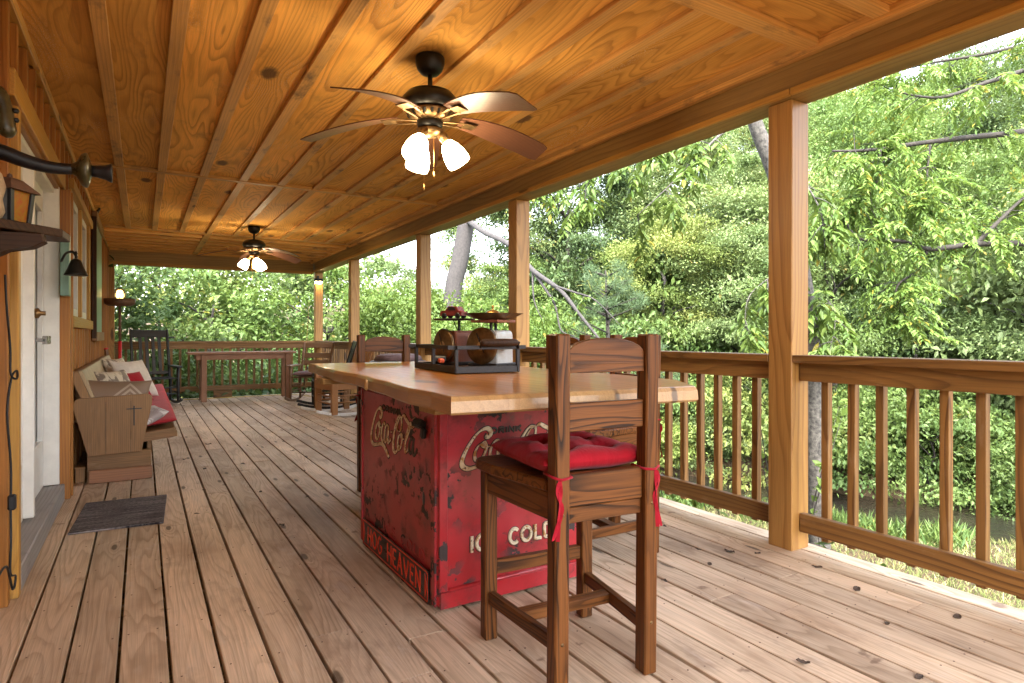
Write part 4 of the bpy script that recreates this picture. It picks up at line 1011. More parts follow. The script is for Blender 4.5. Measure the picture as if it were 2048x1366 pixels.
def rocker(label, loc, rz, mat, kind, seatmat=None, tall=1.16, w=.27):
    """rocking chair, front = +y"""
    root = thing('rocking_chair', label, 'rocking chair', loc, rz, 'rocking chairs on the porch')
    for s in (-1, 1):
        P = [(s*w, y, .035+.16*(y/.5)**2*.55) for y in np.linspace(-.52, .46, 13)]
        b = MB()
        for a, c in zip(P, P[1:]): b.bar(a, c, .032, .038, (0, 0, 1), .004)
        b.build('runner', 'white' if kind == 'square' else mat, root)
        if kind == 'square':
            b = MB(); b.box((s*w, .21, .31), (.055, .085, .54), None, .005, 2); b.build('leg', mat, root)
            b = MB(); b.box((s*w, -.20, .24), (.055, .085, .40), None, .005, 2); b.build('leg', mat, root)
        else:
            b = MB(); b.lathe([(.016, .04), (.022, .16), (.026, .36), (.02, .42), (.024, .60)], 10, T(s*w, .22, 0)); b.build('leg', mat, root)
            b = MB(); b.lathe([(.016, .04), (.022, .16), (.026, .40)], 10, T(s*(w-.02), -.20, 0)); b.build('leg', mat, root)
        b = MB(); b.box((s*(w+.005), .02, .605), (.085, .58, .028), None, .010, 1); b.build('arm', mat, root)
        b = MB(); b.bar((s*(w-.03), -.20, .38), (s*(w-.03), -.40, tall), .038, .042, (0, 1, 0), .008); b.build('back_post', mat, root)
        for z in (.20, .29):
            b = MB(); b.tube([(s*w, .22, z), (s*(w-.02), -.20, z)], .011, 8); b.build('side_rung', mat, root)
        if kind == 'square': b = MB(); b.box((s*w, .0, .43), (.03, .52, .12), None, .004, 1); b.build('side_board', mat, root)
    if kind == 'square': b = MB(); b.box((0, .25, .43), (2*w, .03, .12), None, .004, 0); b.build('front_board', mat, root)
    for z in (.18, .28):
        b = MB(); b.tube([(-w, .22, z), (w, .22, z)], .011, 8); b.build('front_rung', mat, root)
    n = 7
    for k in range(n): b = MB(); b.box((0, -.18+k*.066, .425-.012*math.sin(k/6*math.pi)), (2*w-.02, .052, .018), None, .004, 0); b.build('seat_slat', mat, root)
    def back(z): return -.20-.20*(z-.38)/(tall-.38)
    if kind == 'slats':
        for z, h in ((tall-.07, .12), (.50, .05)): b = MB(); b.box((0, back(z), z), (2*w-.08, .022, h), Euler((R(14), 0, 0)), .004); b.build('back_rail', mat, root)
        for k in range(4): x = -.135+.09*k; b = MB(); b.bar((x, back(.5), .50), (x, back(tall-.10), tall-.10), .048, .014, (0, 1, 0), .003); b.build('back_slat', mat, root)
    elif kind == 'ladder':
        for z in (tall-.05, tall-.22, .64): b = MB(); b.box((0, back(z), z), (2*w-.08, .018, .085), Euler((R(14), 0, 0)), .005); b.build('back_rail', mat, root)
    else:
        for k in range(7): x = -w+.05+(2*w-.1)*k/6; b = MB(); b.bar((x, back(.42)+.02, .42), (x*1.06, back(tall-.02)+.02, tall-.02), .058, .02, (0, 1, 0), .004); b.build('back_slat', mat, root)
        for z in (.55, tall-.15): b = MB(); b.box((0, back(z)-.008, z), (2*w-.04, .02, .06), Euler((R(14), 0, 0)), .003); b.build('back_rail', mat, root)
    if seatmat:
        c = MB(); c.cushion(2*w-.04, .45, .08, T(0, .0, .475), [(0, 0)] if seatmat == 'red' else (), n=14); o = c.build('seat_cushion', seatmat); tag(o, 'cushion on the '+label, 'cushion', 'rocking chair cushions'); o.matrix_world = Matrix.Translation(loc) @ Matrix.Rotation(rz, 4, 'Z')
    return root
rocker('black slat back rocking chair past the pew at the far railing', (.16, 11.25, 0), R(190), 'black', 'slats', None, 1.20, .29)
rocker('natural wood slatted rocker with pale runners beyond the slab end', (2.36, 8.55, 0), R(97), 'rockwood', 'square', 'red', 1.0, .29)
rocker('black turned leg rocker between the two wooden rockers', (2.42, 9.40, 0), R(80), 'black', 'slats', 'dkgrey', 1.02, .26)
rocker('brown ladder back rocker with mauve cushion next to the corner post', (2.40, 10.45, 0), R(150), 'rockbrown', 'ladder', 'mauve', .98, .27)

root = thing('bench_table', 'narrow reddish wood table along the far railing', 'table', (0, 0, 0))
MB().box((1.48, 11.53, .805), (1.70, .50, .035), None, .004).build('table_top', 'bench', root)
for y in (11.34, 11.72): MB().box((1.5, y, .74), (1.50, .035, .09)).build('apron', 'bench', root)
for x in (.87, 2.20):
    for y in (11.35, 11.71): MB().box((x, y, .393), (.085, .085, .786), None, .004, 2).build('leg', 'bench', root)
m = MB(); P = smoothpts([(2.56, 11.72, .02), (2.60, 11.78, .6), (2.645, 11.86, 1.15), (2.69, 11.9, 1.75)], 5); m.tube(P, [.008+.0*i if i < 5 else .007-.0003*i for i in range(len(P))], 6); o = m.build('fishing_rod', 'rod'); tag(o, 'thin cork coloured fishing rod standing against the far railing corner', 'fishing rod')
MB().tube([(2.557, 11.715, .1), (2.567, 11.735, .36)], .014, 8).build('grip', 'dkcarve', o)
# covered round object by the railing
root = thing('round_tub', 'round dark lidded tub with a wide rim by the railing', 'tub', (2.45, 6.55, 0))
MB().lathe([(.22, 0), (.25, .05), (.28, .70), (.27, .74)], 28).build('tub_body', 'frost', root)
MB().lathe([(.27, .74), (.33, .76), (.34, .79), (.30, .82), (.26, .825)], 28).build('rim', 'dkgrey', root)
MB().lathe([(.27, .826), (.25, .87), (.18, .895), (0, .90)], 28).build('lid', 'mauve', root)
# yellow cord on the deck along the far rail
P = smoothpts([(.25, 11.6, .006), (.6, 11.86, .006), (.95, 11.9, .006), (1.6, 11.93, .006), (2.3, 11.9, .006), (2.55, 11.5, .006), (2.62, 11.0, .006), (2.5, 10.7, .006)], 6)
m = MB(); m.tube(P, .006, 6); o = m.build('extension_cord', 'yellowhose'); tag(o, 'yellow extension cord lying along the deck by the far railing', 'cord')

# floodlight on the corner post
root = thing('floodlight', 'small black floodlight shining down the far corner post', 'floodlight', (2.87, 11.93, 2.14))
MB().box((0, 0, 0), (.16, .10, .06), Euler((R(-25), 0, 0)), .01).build('housing', 'black', root)
MB().box((-.004, -.006, -.034), (.13, .07, .006), Euler((R(-25), 0, 0)), .002).build('lens', 'flood', root)
MB().box((0, .04, .05), (.03, .03, .10)).build('bracket', 'black', root)

# ------------------------------------------------------------------ door mat
m = MB(); m.box((0, 0, .006), (.46, .70, .011), None, .003, 0); o = m.build('door_mat', 'mat', None, (-.105, 4.50, 0)); o.rotation_euler.z = R(-3); tag(o, 'dark striped woven mat lying before the white door', 'mat')

# ------------------------------------------------------------------ things on the house wall
root = thing('wall_bell', 'dark iron bell hanging from a wall bracket by the window', 'bell', (-.35, 4.62, 1.49))
MB().lathe([(.050, -.02), (.062, -.022), (.060, -.012), (.045, .02), (.034, .05), (.026, .072), (.01, .082), (0, .084)][::1], 24).build('bell_body', 'iron', root)
b = MB(); b.tube(smoothpts([(0, 0, .08), (0, 0, .10), (-.02, .02, .125), (-.06, .1, .12), (-.09, .18, .08)], 4), .008, 8); b.lathe([(.0, .10), (.01, .11), (.006, .125), (0, .13)], 8); b.build('bracket', 'iron', root)
MB().box((-.085, .36, .07), (.05, .10, .40), None, .004, 2).build('back_board', 'greenp', root)

root = thing('weathered_shutter', 'tall green weathered panel with wooden ends hung on the wall', 'shutter', (XS+.04, 8.62, 1.72))
MB().box((.012, 0, 0), (.02, 1.28, 1.28), None, .003, 2).build('panel', 'greenp', root)
for z in (-.63, .66): MB().box((.022, 0, z), (.05, 1.40, .10), None, .004, 1).build('end_board', 'pew', root)
MB().box((.018, -.68, 0), (.045, .08, 1.30), None, .004, 2).build('side_board', 'dkcarve', root)
b = MB(); b.tube(smoothpts([(.02, -.5, .72), (.05, -.5, .76), (.05, -.42, .78), (.02, -.4, .72)], 4), .012, 6); b.build('hook', 'iron', root)

# carved shelf with lantern, at the near wall
root = thing('carved_shelf', 'dark carved bracket shelf holding the lantern on the wall', 'shelf', (0, 0, 0))
MB().prism([(-.468, 2.33), (-.40, 2.40), (-.232, 2.572), (-.222, 2.70), (-.468, 2.74)], .028, T(0, 0, 1.432), bev=.003).build('shelf_board', 'dkcarve', root)
prof = [(-.468, 1.43), (-.275, 1.43), (-.27, 1.405), (-.30, 1.385), (-.36, 1.375), (-.40, 1.35), (-.43, 1.29), (-.468, 1.27)]
MB().prism(prof, .075, Matrix(((1, 0, 0, 0), (0, 0, 1, 2.48), (0, 1, 0, 0), (0, 0, 0, 1))), bev=.006).build('bracket', 'dkcarve', root)
b = MB(); b.tube([(-.44+.035*math.cos(R(a)), 2.46, 1.315+.035*math.sin(R(a))) for a in range(0, 361, 24)], .005, 6, caps=False); b.build('iron_ring', 'iron', root)
MB().box((-.462, 2.44, 1.26), (.02, .16, .14), None, .003).build('back_plate', 'greenp', root)
root = thing('lantern', 'black lantern with amber and frosted panes on the carved shelf', 'lantern', (-.372, 2.57, 1.461), R(-34)); root.scale = (.78, .78, .85)
for x in (-.052, .052):
    for y in (-.052, .052): b = MB(); b.bar((x*.8, y*.8, 0), (x, y, .13), .017, .017, (0, 1, 0), .001); b.build('frame_post', 'black', root)
MB().box((0, 0, .006), (.11, .11, .012)).build('base', 'black', root)
for k, mt in enumerate(('amber', 'frost', 'amber', 'frost')):
    F = RZ(90*k); P = [F @ Vector(q) for q in ((.041, -.038, .01), (.041, .038, .01), (.050, .047, .13), (.050, -.047, .13))]
    b = MB(); b.add(P+[p*.97 for p in P], [(0, 1, 2, 3), (7, 6, 5, 4), (0, 4, 5, 1), (1, 5, 6, 2), (2, 6, 7, 3), (3, 7, 4, 0)]); b.build('pane', mt, root)
b = MB(); b.lathe([(.105, .128), (.10, .135), (.045, .175), (.02, .182)], 4, RZ(45), sm=False); b.lathe([(.012, .18), (.008, .195), (.0, .20)], 8); b.build('roof', 'rustpan', root)
b = MB(); rr_ = random.Random(3)
b.lathe([(.03, 0), (.042, .03), (.036, .07), (.045, .11), (.034, .15), (.02, .17), (0, .175)], 9, None, sm=True)
o = b.build('bark_ornament', 'stone', None, (-.415, 2.50, 1.461)); tag(o, 'lumpy tan ornament beside the lantern on the shelf', 'ornament')
root = thing('turned_arm', 'black turned wooden arm with a flared end jutting from the wall', 'wall arm', (-.47, 2.66, 1.69))
b = MB(); b.tube(smoothpts([(0, 0, .03), (.06, 0, .028), (.13, 0, .006), (.20, 0, -.006), (.27, 0, -.002)], 5), [.03-.0006*i for i in range(21)], 12); b.build('shaft', 'black', root)
MB().lathe([(.018, -.03), (.026, -.015), (.055, .0), (.062, .012), (.060, .018), (.022, .03)], 20, T(.285, 0, -.002) @ RY(90)).build('flange', 'olive', root)
MB().lathe([(.020, .0), (.021, .02), (.026, .045), (.034, .062), (.033, .066)], 20, T(.31, 0, -.002) @ RY(90)).build('flared_end', 'black', root)
root = thing('olive_hook', 'olive varnished curved wooden hook with black pegs high on the wall', 'hook', (-.455, 2.72, 1.86))
b = MB(); b.tube(smoothpts([(0, 0, .09), (.03, 0, .07), (.045, 0, .02), (.05, 0, -.03), (.06, 0, -.075)], 4), [.016, .02, .024, .026, .027, .027, .026, .026, .026, .026, .027, .028, .028, .028, .027, .02, .01], 12); b.build('hook_body', 'olive', root)
for z in (.02, -.012): MB().lathe([(.0, .02), (.009, .016), (.009, .0)][::-1], 8, T(.068, 0, z) @ RY(90)).build('peg', 'black', root)
# power cord on the near siding
P = smoothpts([(-.445, 2.98, 1.33), (-.443, 3.0, 1.2), (-.44, 3.05, 1.05), (-.44, 3.06, .95), (-.425, 3.09, .93), (-.43, 3.12, .96), (-.44, 3.07, .93), (-.445, 3.02, .8), (-.44, 3.06, .6), (-.44, 3.06, .42), (-.438, 3.05, .3), (-.43, 2.98, .2), (-.425, 3.06, .16), (-.43, 3.03, .12), (-.43, 2.9, .25), (-.43, 2.7, .26)], 5)
m = MB(); m.tube(P, .0042, 6); o = m.build('power_cord', 'cord'); tag(o, 'black power cord with a switch hanging down the wall', 'cord')
MB().box((-.436, 3.06, .45), (.026, .03, .06), None, .006).build('inline_switch', 'cord', o)

# ------------------------------------------------------------------ dead leaves on the deck
def dead_leaf(k):
    rnd = random.Random(k); n = 7; vs = []; 
    for i in range(n):
        u = i/(n-1); w = .5*math.sin(u*math.pi)**.7+.02; c = rnd.uniform(.15, .5)
        for v in (-1, -.4, .4, 1): vs.append((u-.5, v*w*.55, .06+.35*c*v*v+.12*math.sin(u*7+k)*abs(v)+rnd.uniform(0, .05)))
    fs = [(i*4+j, i*4+j+1, (i+1)*4+j+1, (i+1)*4+j) for i in range(n-1) for j in range(3)]
    b = MB(); b.add(vs, fs); return b.mesh('dry_leaf', 'deadleaf')
LM = [dead_leaf(k) for k in range(5)]
LS = [(2.35, 2.0), (2.42, 2.25), (2.55, 2.15), (2.2, 2.9), (2.3, 3.1), (2.62, 1.55), (2.75, 1.75), (1.9, 1.25), (2.15, 1.05), (2.45, 1.3), (2.3, .75), (1.65, 1.0), (2.6, 2.6), (2.75, 3.0), (2.5, 3.6), (.95, 4.3), (.72, 4.6), (1.1, 5.2), (.5, 5.0), (.75, 5.7), (1.2, 6.1), (.9, 6.6), (.55, 6.9), (1.3, 7.0), (1.5, 7.5), (.8, 7.8), (.5, 8.3), (1.7, 8.0), (1.1, 8.8), (.62, 9.5), (1.4, 10.1), (.9, 10.8), (.35, 4.9), (.30, 4.25), (.33, 6.2), (.42, 5.6), (1.65, 6.4), (1.8, 7.2), (.7, 3.75), (2.0, 2.05), (2.66, 2.02), (2.7, 1.2)]
for i, (x, y) in enumerate(LS):
    o = obj('dry_leaf', LM[i % 5], None, (x+random.uniform(-.03, .03), y+random.uniform(-.05, .05), .001)); s_ = random.uniform(.028, .055); o.scale = (s_, s_, s_*.6); o.rotation_euler = (0, 0, random.uniform(0, 6.28))
    tag(o, 'small curled dry brown leaf on the deck boards', 'leaf', 'dry leaves scattered on the deck')

# ------------------------------------------------------------------ vegetation
def unit(v): return v/np.maximum(np.linalg.norm(v, axis=1, keepdims=True), 1e-9)
def leaf_mesh(name, c, d, nrm, L, W, tint, mat, fine=False, fold=.25):
    """c base points, d leaf direction, nrm leaf normal, L length, W width; one mesh of folded leaves"""
    n = len(c); d = unit(d); s = unit(np.cross(d, nrm)); u = np.cross(s, d)
    L = L[:, None]; W = W[:, None]
    if fine:
        P = [c, c+d*L*.34+s*W*.5+u*W*fold, c+d*L*.72+s*W*.36+u*W*fold*.7, c+d*L-u*L*.10, c+d*L*.72-s*W*.36+u*W*fold*.7, c+d*L*.34-s*W*.5+u*W*fold, c+d*L*.45]
        k = 7; F = [(0, 6, 1), (1, 6, 2), (2, 6, 3), (3, 6, 4), (4, 6, 5), (5, 6, 0)]
    else:
        P = [c, c+d*L*.48+s*W*.5+u*W*fold, c+d*L, c+d*L*.48-s*W*.5+u*W*fold]; k = 4; F = [(0, 2, 1), (0, 3, 2)]
    V = np.stack(P, 1).reshape(-1, 3).astype(np.float32)
    base = (np.arange(n)*k)[:, None, None]; idx = (base+np.array(F)[None]).reshape(-1).astype(np.int32)
    nf = n*len(F); me = bpy.data.meshes.new(name)
    me.vertices.add(len(V)); me.vertices.foreach_set('co', V.ravel())
    me.loops.add(nf*3); me.loops.foreach_set('vertex_index', idx)
    me.polygons.add(nf); me.polygons.foreach_set('loop_start', np.arange(0, nf*3, 3, dtype=np.int32))
    a = me.attributes.new('tint', 'FLOAT_VECTOR', 'POINT')
    tt = np.repeat(tint, k, axis=0).astype(np.float32); a.data.foreach_set('vector', tt.ravel())
    me.update(calc_edges=True); me.materials.append(mat); return me
def crown_points(n, rx, rz, nclump, cr, seed, shell=.55, z0=0, flat=.62):
    r = np.random.default_rng(seed)
    u = unit(r.normal(size=(nclump, 3))); rad = (shell+(1-shell)*r.random(nclump))[:, None]
    cc = u*rad*np.array([rx, rx, rz]); cc[:, 2] += z0
    ci = r.integers(0, nclump, n)
    off = r.normal(size=(n, 3))*cr*np.array([1, 1, flat])*(.55+.9*r.random((nclump, 1)))[ci]
    p = cc[ci]+off
    out = unit(p-np.array([0, 0, z0-rz*.3])); tc = r.random(nclump)[ci]
    return p, out, tc, r
def crown_mesh(name, n, rx, rz, nclump, cr, seed, L, mat, z0=0, fine=False, wr=.5, shell=.55, droop=.35, flat=.62):
    p, out, tc, r = crown_points(n, rx, rz, nclump, cr, seed, shell, z0, flat)
    d = unit(out*.7+r.normal(size=(n, 3))*.8-np.array([0, 0, droop])); nm = unit(np.array([0, 0, 1.])+out*.5+r.normal(size=(n, 3))*.55)
    LL = L*(.7+.6*r.random(n)); W = LL*wr
    tint = np.stack([np.clip(tc*.7+r.random(n)*.45-.05, 0, 1), r.random(n)*.6+tc*.4, r.random(n)], 1)
    return leaf_mesh(name, p, d, nm, LL, W, tint, mat, fine)
def trunk_mesh(name, h, r0, seed, mat, limbs=6, spread=1.6, lean=(0, 0), top=.25):
    rnd = random.Random(seed); b = MB()
    P = smoothpts([(0, 0, -.3), (lean[0]*.3+rnd.uniform(-.1, .1), lean[1]*.3, h*.35), (lean[0]*.7+rnd.uniform(-.15, .15), lean[1]*.7+rnd.uniform(-.15, .15), h*.7), (lean[0], lean[1], h)], 4)
    b.tube(P, [r0*(1.25 if i == 0 else 1-(1-top)*i/(len(P)-1)) for i in range(len(P))], 9)
    for k in range(limbs):
        i = rnd.randint(int(len(P)*.35), len(P)-2); p = P[i]; a = rnd.uniform(0, 6.28); L = spread*rnd.uniform(.6, 1.1)
        q = [p, p+Vector((math.cos(a)*L*.4, math.sin(a)*L*.4, L*.35)), p+Vector((math.cos(a+.2)*L, math.sin(a+.2)*L, L*rnd.uniform(.4, .8)))]
        q = smoothpts(q, 3); b.tube(q, [r0*.42*(1-.8*j/(len(q)-1)) for j in range(len(q))], 6)
    return b.mesh(name, mat)
# shared crowns and trunks for the wooded hillside
CR = [crown_mesh('crown', 46000, 2.5, 2.7, 60, .34, 100+i, .095, LEAF['mid'], z0=5.2, flat=.42) for i in range(5)]
TRK = [trunk_mesh('trunk', 5.2, .13, 200+i, M['bark' if i % 2 else 'barkd'], 7, 1.9) for i in range(3)]
SHR = [crown_mesh('foliage', 10500, 1.3, .9, 30, .30, 300+i, .085, LEAF['mid'], z0=.75, shell=.35, flat=.22) for i in range(3)]
STM = [trunk_mesh('stem', .9, .035, 400+i, M['barkd'], 6, .7) for i in range(2)]
KIND = {'yel': 'yellow green leafy tree', 'mid': 'fresh green leafy tree', 'dark': 'deep green leafy tree', 'pale': 'pale sage green leafy tree'}
def set_mat(o, m): o.material_slots[0].link = 'OBJECT'; o.material_slots[0].material = m
def px_of(x, y):
    s_, c_ = math.sin(YAW), math.cos(YAW); d = x*s_+y*c_; r_ = x*c_-y*s_
    return (1024+1231*r_/d, d) if d > .5 else (9e9, d)
def tree(x, y, sc_, kind, label, seed, zs=1., group='trees on the hillside across the creek', dz=0):
    z = gz(x, y)
    t = thing('hillside_tree', label, 'tree', (x, y, z+dz), random.Random(seed).uniform(0, 6.28), group); t.scale = (sc_, sc_, sc_*zs)
    c = obj('crown', CR[seed % 5], t); set_mat(c, LEAF[kind]); stuff(c)
    obj('trunk', TRK[seed % 3], t)
    return t
def nt_xy(n, t):
    q = C0+PV*n+DV*t; return q.x, q.y
hr = random.Random(21); cnt = 0
rowsH = [(3.4, 2.7), (6.2, 3.3), (9.6, 4.3), (13.2, 4.8), (17.5, 5.4), (22.5, 6.2), (28.5, 7.0)]
ROWN = ['on the creek bank', 'just above the creek bank', 'low on the slope', 'halfway up the slope', 'above the middle of the slope', 'high on the slope', 'near the ridge', 'on the ridge']
SIDES = [(760, 'behind the slatted rocker'), (850, 'past the dark stool back'), (920, 'above the toy car'), (1000, 'above the white scale'), (1090, 'beside the knotty post'), (1160, 'by the dead bough'), (1240, 'over the young pine'),
  (1320, 'above the closest stool back'), (1400, 'clear of the closest stool'), (1480, 'short of the closest post'), (1560, 'hidden partly by the closest post'), (1640, 'beside the leaning trunk'), (1720, 'past the leaning trunk'),
  (1800, 'under the walnut boughs'), (1880, 'by the pale snag'), (1960, 'past the pale snag'), (2050, 'by the frame edge'), (9999, 'cut by the frame edge')]
for ri, (n, st) in enumerate(rowsH):
    tpos = -22+hr.uniform(0, st)
    while tpos < 46:
        x, y = nt_xy(n+hr.uniform(-1, 1), tpos+hr.uniform(-1, 1)); p, d = px_of(x, y)
        x_in = 660 < p < 2250
        if d > 3 and x_in and not (y > 15 and x < 4):
            kind = hr.choice(['yel', 'mid', 'mid', 'dark', 'pale', 'mid', 'pale'] if ri else ['mid', 'yel', 'mid', 'pale'])
            low = ss(8, 19, tpos); s_ = hr.uniform(.8, 1.12)*(1-.42*low)*(.78 if ri == 0 else 1)
            where = ROWN[ri]
            side = next(w for q, w in SIDES if p < q)
            tree(x, y, s_, kind, KIND[kind]+' '+where+' '+side, 1000+cnt, hr.uniform(.85, 1.1), dz=-.5 if ri < 2 else -1.2)
            cnt += 1
        tpos += st*hr.uniform(.8, 1.2)
# shrubs overhanging the water
k = 0
for n in (1.55, 2.7):
    tpos = -13
    while tpos < 14:
        x, y = nt_xy(n+hr.uniform(-.25, .35), tpos); p, d = px_of(x, y)
        if 1000 < p < 2200:
            t = thing('bank_shrub', 'low leafy shrub '+('at the waterline' if n < 2.2 else 'above the waterline')+' of the creek '+next(w for q, w in SIDES if p < q), 'shrub', (x, y, gz(x, y)-.32+hr.uniform(-.1, .2)), hr.uniform(0, 6.28), 'shrubs along the creek bank')
            s_ = hr.uniform(.75, 1.25); t.scale = (s_, s_, s_*hr.uniform(.9, 1.3))
            c = obj('foliage', SHR[k % 3], t); set_mat(c, LEAF[hr.choice(['mid', 'yel', 'pale', 'mid'])]); stuff(c); obj('stem', STM[k % 2], t); k += 1
        tpos += hr.uniform(.9, 1.5)
# understory on the slope
for ri, (n, st) in enumerate(((4.6, 2.3), (7.4, 2.8), (10.6, 3.3), (14.5, 4.0))):
    tpos = -17
    while tpos < 16:
        x, y = nt_xy(n+hr.uniform(-.8, .8), tpos); p, d = px_of(x, y)
        if 1040 < p < 2150:
            t = thing('slope_shrub', 'broad leafy shrub '+ROWN[ri+1]+' '+next(w for q, w in SIDES if p < q), 'shrub', (x, y, gz(x, y)-.3), hr.uniform(0, 6.28), 'shrubs under the hillside trees')
            s_ = hr.uniform(1.35, 2.0); t.scale = (s_, s_, s_*hr.uniform(1.0, 1.4))
            c = obj('foliage', SHR[k % 3], t); set_mat(c, LEAF[hr.choice(['mid', 'mid', 'pale', 'yel', 'dark'])]); stuff(c); obj('stem', STM[k % 2], t); k += 1
        tpos += st*hr.uniform(.8, 1.2)
# leafy trees close behind the far railing
def near_tree(name, label, x, y, z0, rx, rz, nleaf, L, mat, seed, ncl=40, cr=.38, tr=.09, h=None, group=None, cat='tree'):
    zg = gz(x, y); t = thing(name, label, cat, (x, y, zg), 0, group)
    c = obj('crown', crown_mesh('crown', nleaf, rx, rz, ncl, cr, seed, L, LEAF[mat], z0=z0-zg, fine=True, wr=.55, shell=.35), t); stuff(c)
    obj('trunk', trunk_mesh('trunk', h or (z0-zg), tr, seed, M['barkd'], 9, rx*.8), t); return t
FG = 'leafy trees close behind the far railing'
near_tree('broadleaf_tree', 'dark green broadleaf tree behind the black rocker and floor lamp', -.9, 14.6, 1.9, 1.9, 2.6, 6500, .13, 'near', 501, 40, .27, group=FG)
near_tree('broadleaf_tree', 'green broadleaf tree behind the middle of the bench table', 1.4, 15.6, 1.8, 2.0, 2.8, 6500, .13, 'mid', 502, 40, .27, group=FG)
near_tree('broadleaf_tree', 'bright green feathery tree behind the corner post floodlight', 3.9, 15.2, 1.3, 1.8, 2.1, 9000, .11, 'walnut', 503, 44, .28, group=FG)
near_tree('broadleaf_tree', 'bright green tree between the two posts beyond the dark stool back', 5.6, 14.2, 1.0, 1.7, 1.5, 8000, .11, 'walnut', 504, 40, .28, group=FG)
near_tree('broadleaf_tree', 'yellow green tree behind the toy car on the scale', 7.4, 13.0, .6, 1.7, 1.3, 8000, .10, 'walnut', 505, 40, .28, group=FG)
near_tree('broadleaf_tree', 'light green young tree in front of the tall grey trunk', 5.3, 11.6, .9, 1.25, 1.05, 6500, .085, 'walnut', 511, 34, .24, .05, group=FG)
near_tree('broadleaf_tree', 'sunlit yellow green tree seen behind the bench table leaves', .4, 19.5, 2.6, 3.0, 3.6, 12000, .17, 'yel', 506, 46, group=FG)
near_tree('broadleaf_tree', 'sunlit pale tree seen further behind the corner post', 4.6, 20.5, 1.8, 3.2, 3.0, 12000, .17, 'pale', 507, 46, group=FG)
near_tree('broadleaf_tree', 'deep green leafy tree beyond the house corner', -3.6, 17.5, 2.2, 2.6, 3.4, 12000, .16, 'near', 508, 46, group=FG)
near_tree('undergrowth_bush', 'low green bush under the far railing by the rocker', .2, 13.6, -.2, 1.4, .9, 6000, .13, 'mid', 509, 30, .3, .03, .8, 'bushes below the far railing', 'bush')
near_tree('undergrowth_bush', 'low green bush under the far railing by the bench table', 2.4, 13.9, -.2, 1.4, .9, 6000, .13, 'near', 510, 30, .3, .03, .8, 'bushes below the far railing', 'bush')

# compound-leaf boughs ---------------------------------------------------------
def bough_leaves(paths, seed, twigs=10, tl=.55, pin=7, lf=.085, dens=1., droop=.55, start=.25):
    """paths: smoothed polylines; returns leaflet arrays and twig tubes"""
    r = np.random.default_rng(seed); C, D, Nn = [], [], []; tw = []
    for P in paths:
        P = [np.array(p) for p in P]; n = len(P)
        for k in range(int(twigs*dens)):
            i = int(r.integers(int(n*start), n)); p = P[i]; ax = P[min(i+1, n-1)]-P[max(i-1, 0)]; ax = ax/np.linalg.norm(ax)
            v = r.normal(size=3); v -= ax*v.dot(ax)*.6; v[2] *= .5; v = v/np.linalg.norm(v)+ax*.5; v /= np.linalg.norm(v)
            L = tl*r.uniform(.5, 1.1); pts = [p]; 
            for j in range(1, 6):
                v = v+np.array([0, 0, -droop*.16]); v /= np.linalg.norm(v); pts.append(pts[-1]+v*L/5)
            tw.append(pts)
            for s0 in range(1, 6):       # pinnate leaves off the twig
                q = pts[s0]; w = r.normal(size=3)*.7+v; w[2] -= droop; w /= np.linalg.norm(w); side = np.cross(w, [0, 0, 1.]); side /= max(1e-6, np.linalg.norm(side))
                rl = lf*pin*.42
                for m in range(pin):
                    for sg in ((-1, 1) if m < pin-1 else (0,)):
                        b_ = q+w*rl*(m+.6)/pin+np.array([0, 0, -droop*.25*rl*((m+1)/pin)**2]); C.append(b_)
                        D.append(w*.55+side*sg*.9+np.array([0, 0, -.35])+r.normal(size=3)*.14); Nn.append(np.array([0, 0, 1.])+r.normal(size=3)*.35)
    return np.array(C), np.array(D), np.array(Nn), tw, r
def bough_tree(name, label, trunk, limbs, mat, bark, seed, group=None, **kw):
    t = thing(name, label, 'tree', trunk[0][0], 0, group); o = Vector(trunk[0][0])
    b = MB(); b.tube([Vector(p)-o for p in smoothpts(trunk[0], 5)], list(np.linspace(trunk[1], trunk[2], 5*(len(trunk[0])-1)+1)), 14, sm=True); b.build('trunk', bark, t)
    paths = []
    for L, r0 in limbs:
        P = [Vector(p)-o for p in smoothpts(L, 6)]; paths.append(P)
        b = MB(); b.tube(P, list(np.linspace(r0, r0*.22, len(P))), 8); b.build('limb', bark, t)
    C, D, N_, tw, r = bough_leaves(paths, seed, **kw)
    b = MB()
    for pts in tw: b.tube(pts, [.006, .005, .004, .003, .002, .0015], 4, caps=False)
    if tw: stuff(b.build('twigs', bark, t))
    n = len(C); LL = kw.get('lf', .085)*(.75+.5*r.random(n)); tint = np.stack([r.random(n), r.random(n), r.random(n)], 1)
    stuff(obj('foliage', leaf_mesh('foliage', C, D, N_, LL, LL*.36, tint, LEAF[mat], True), t)); return t
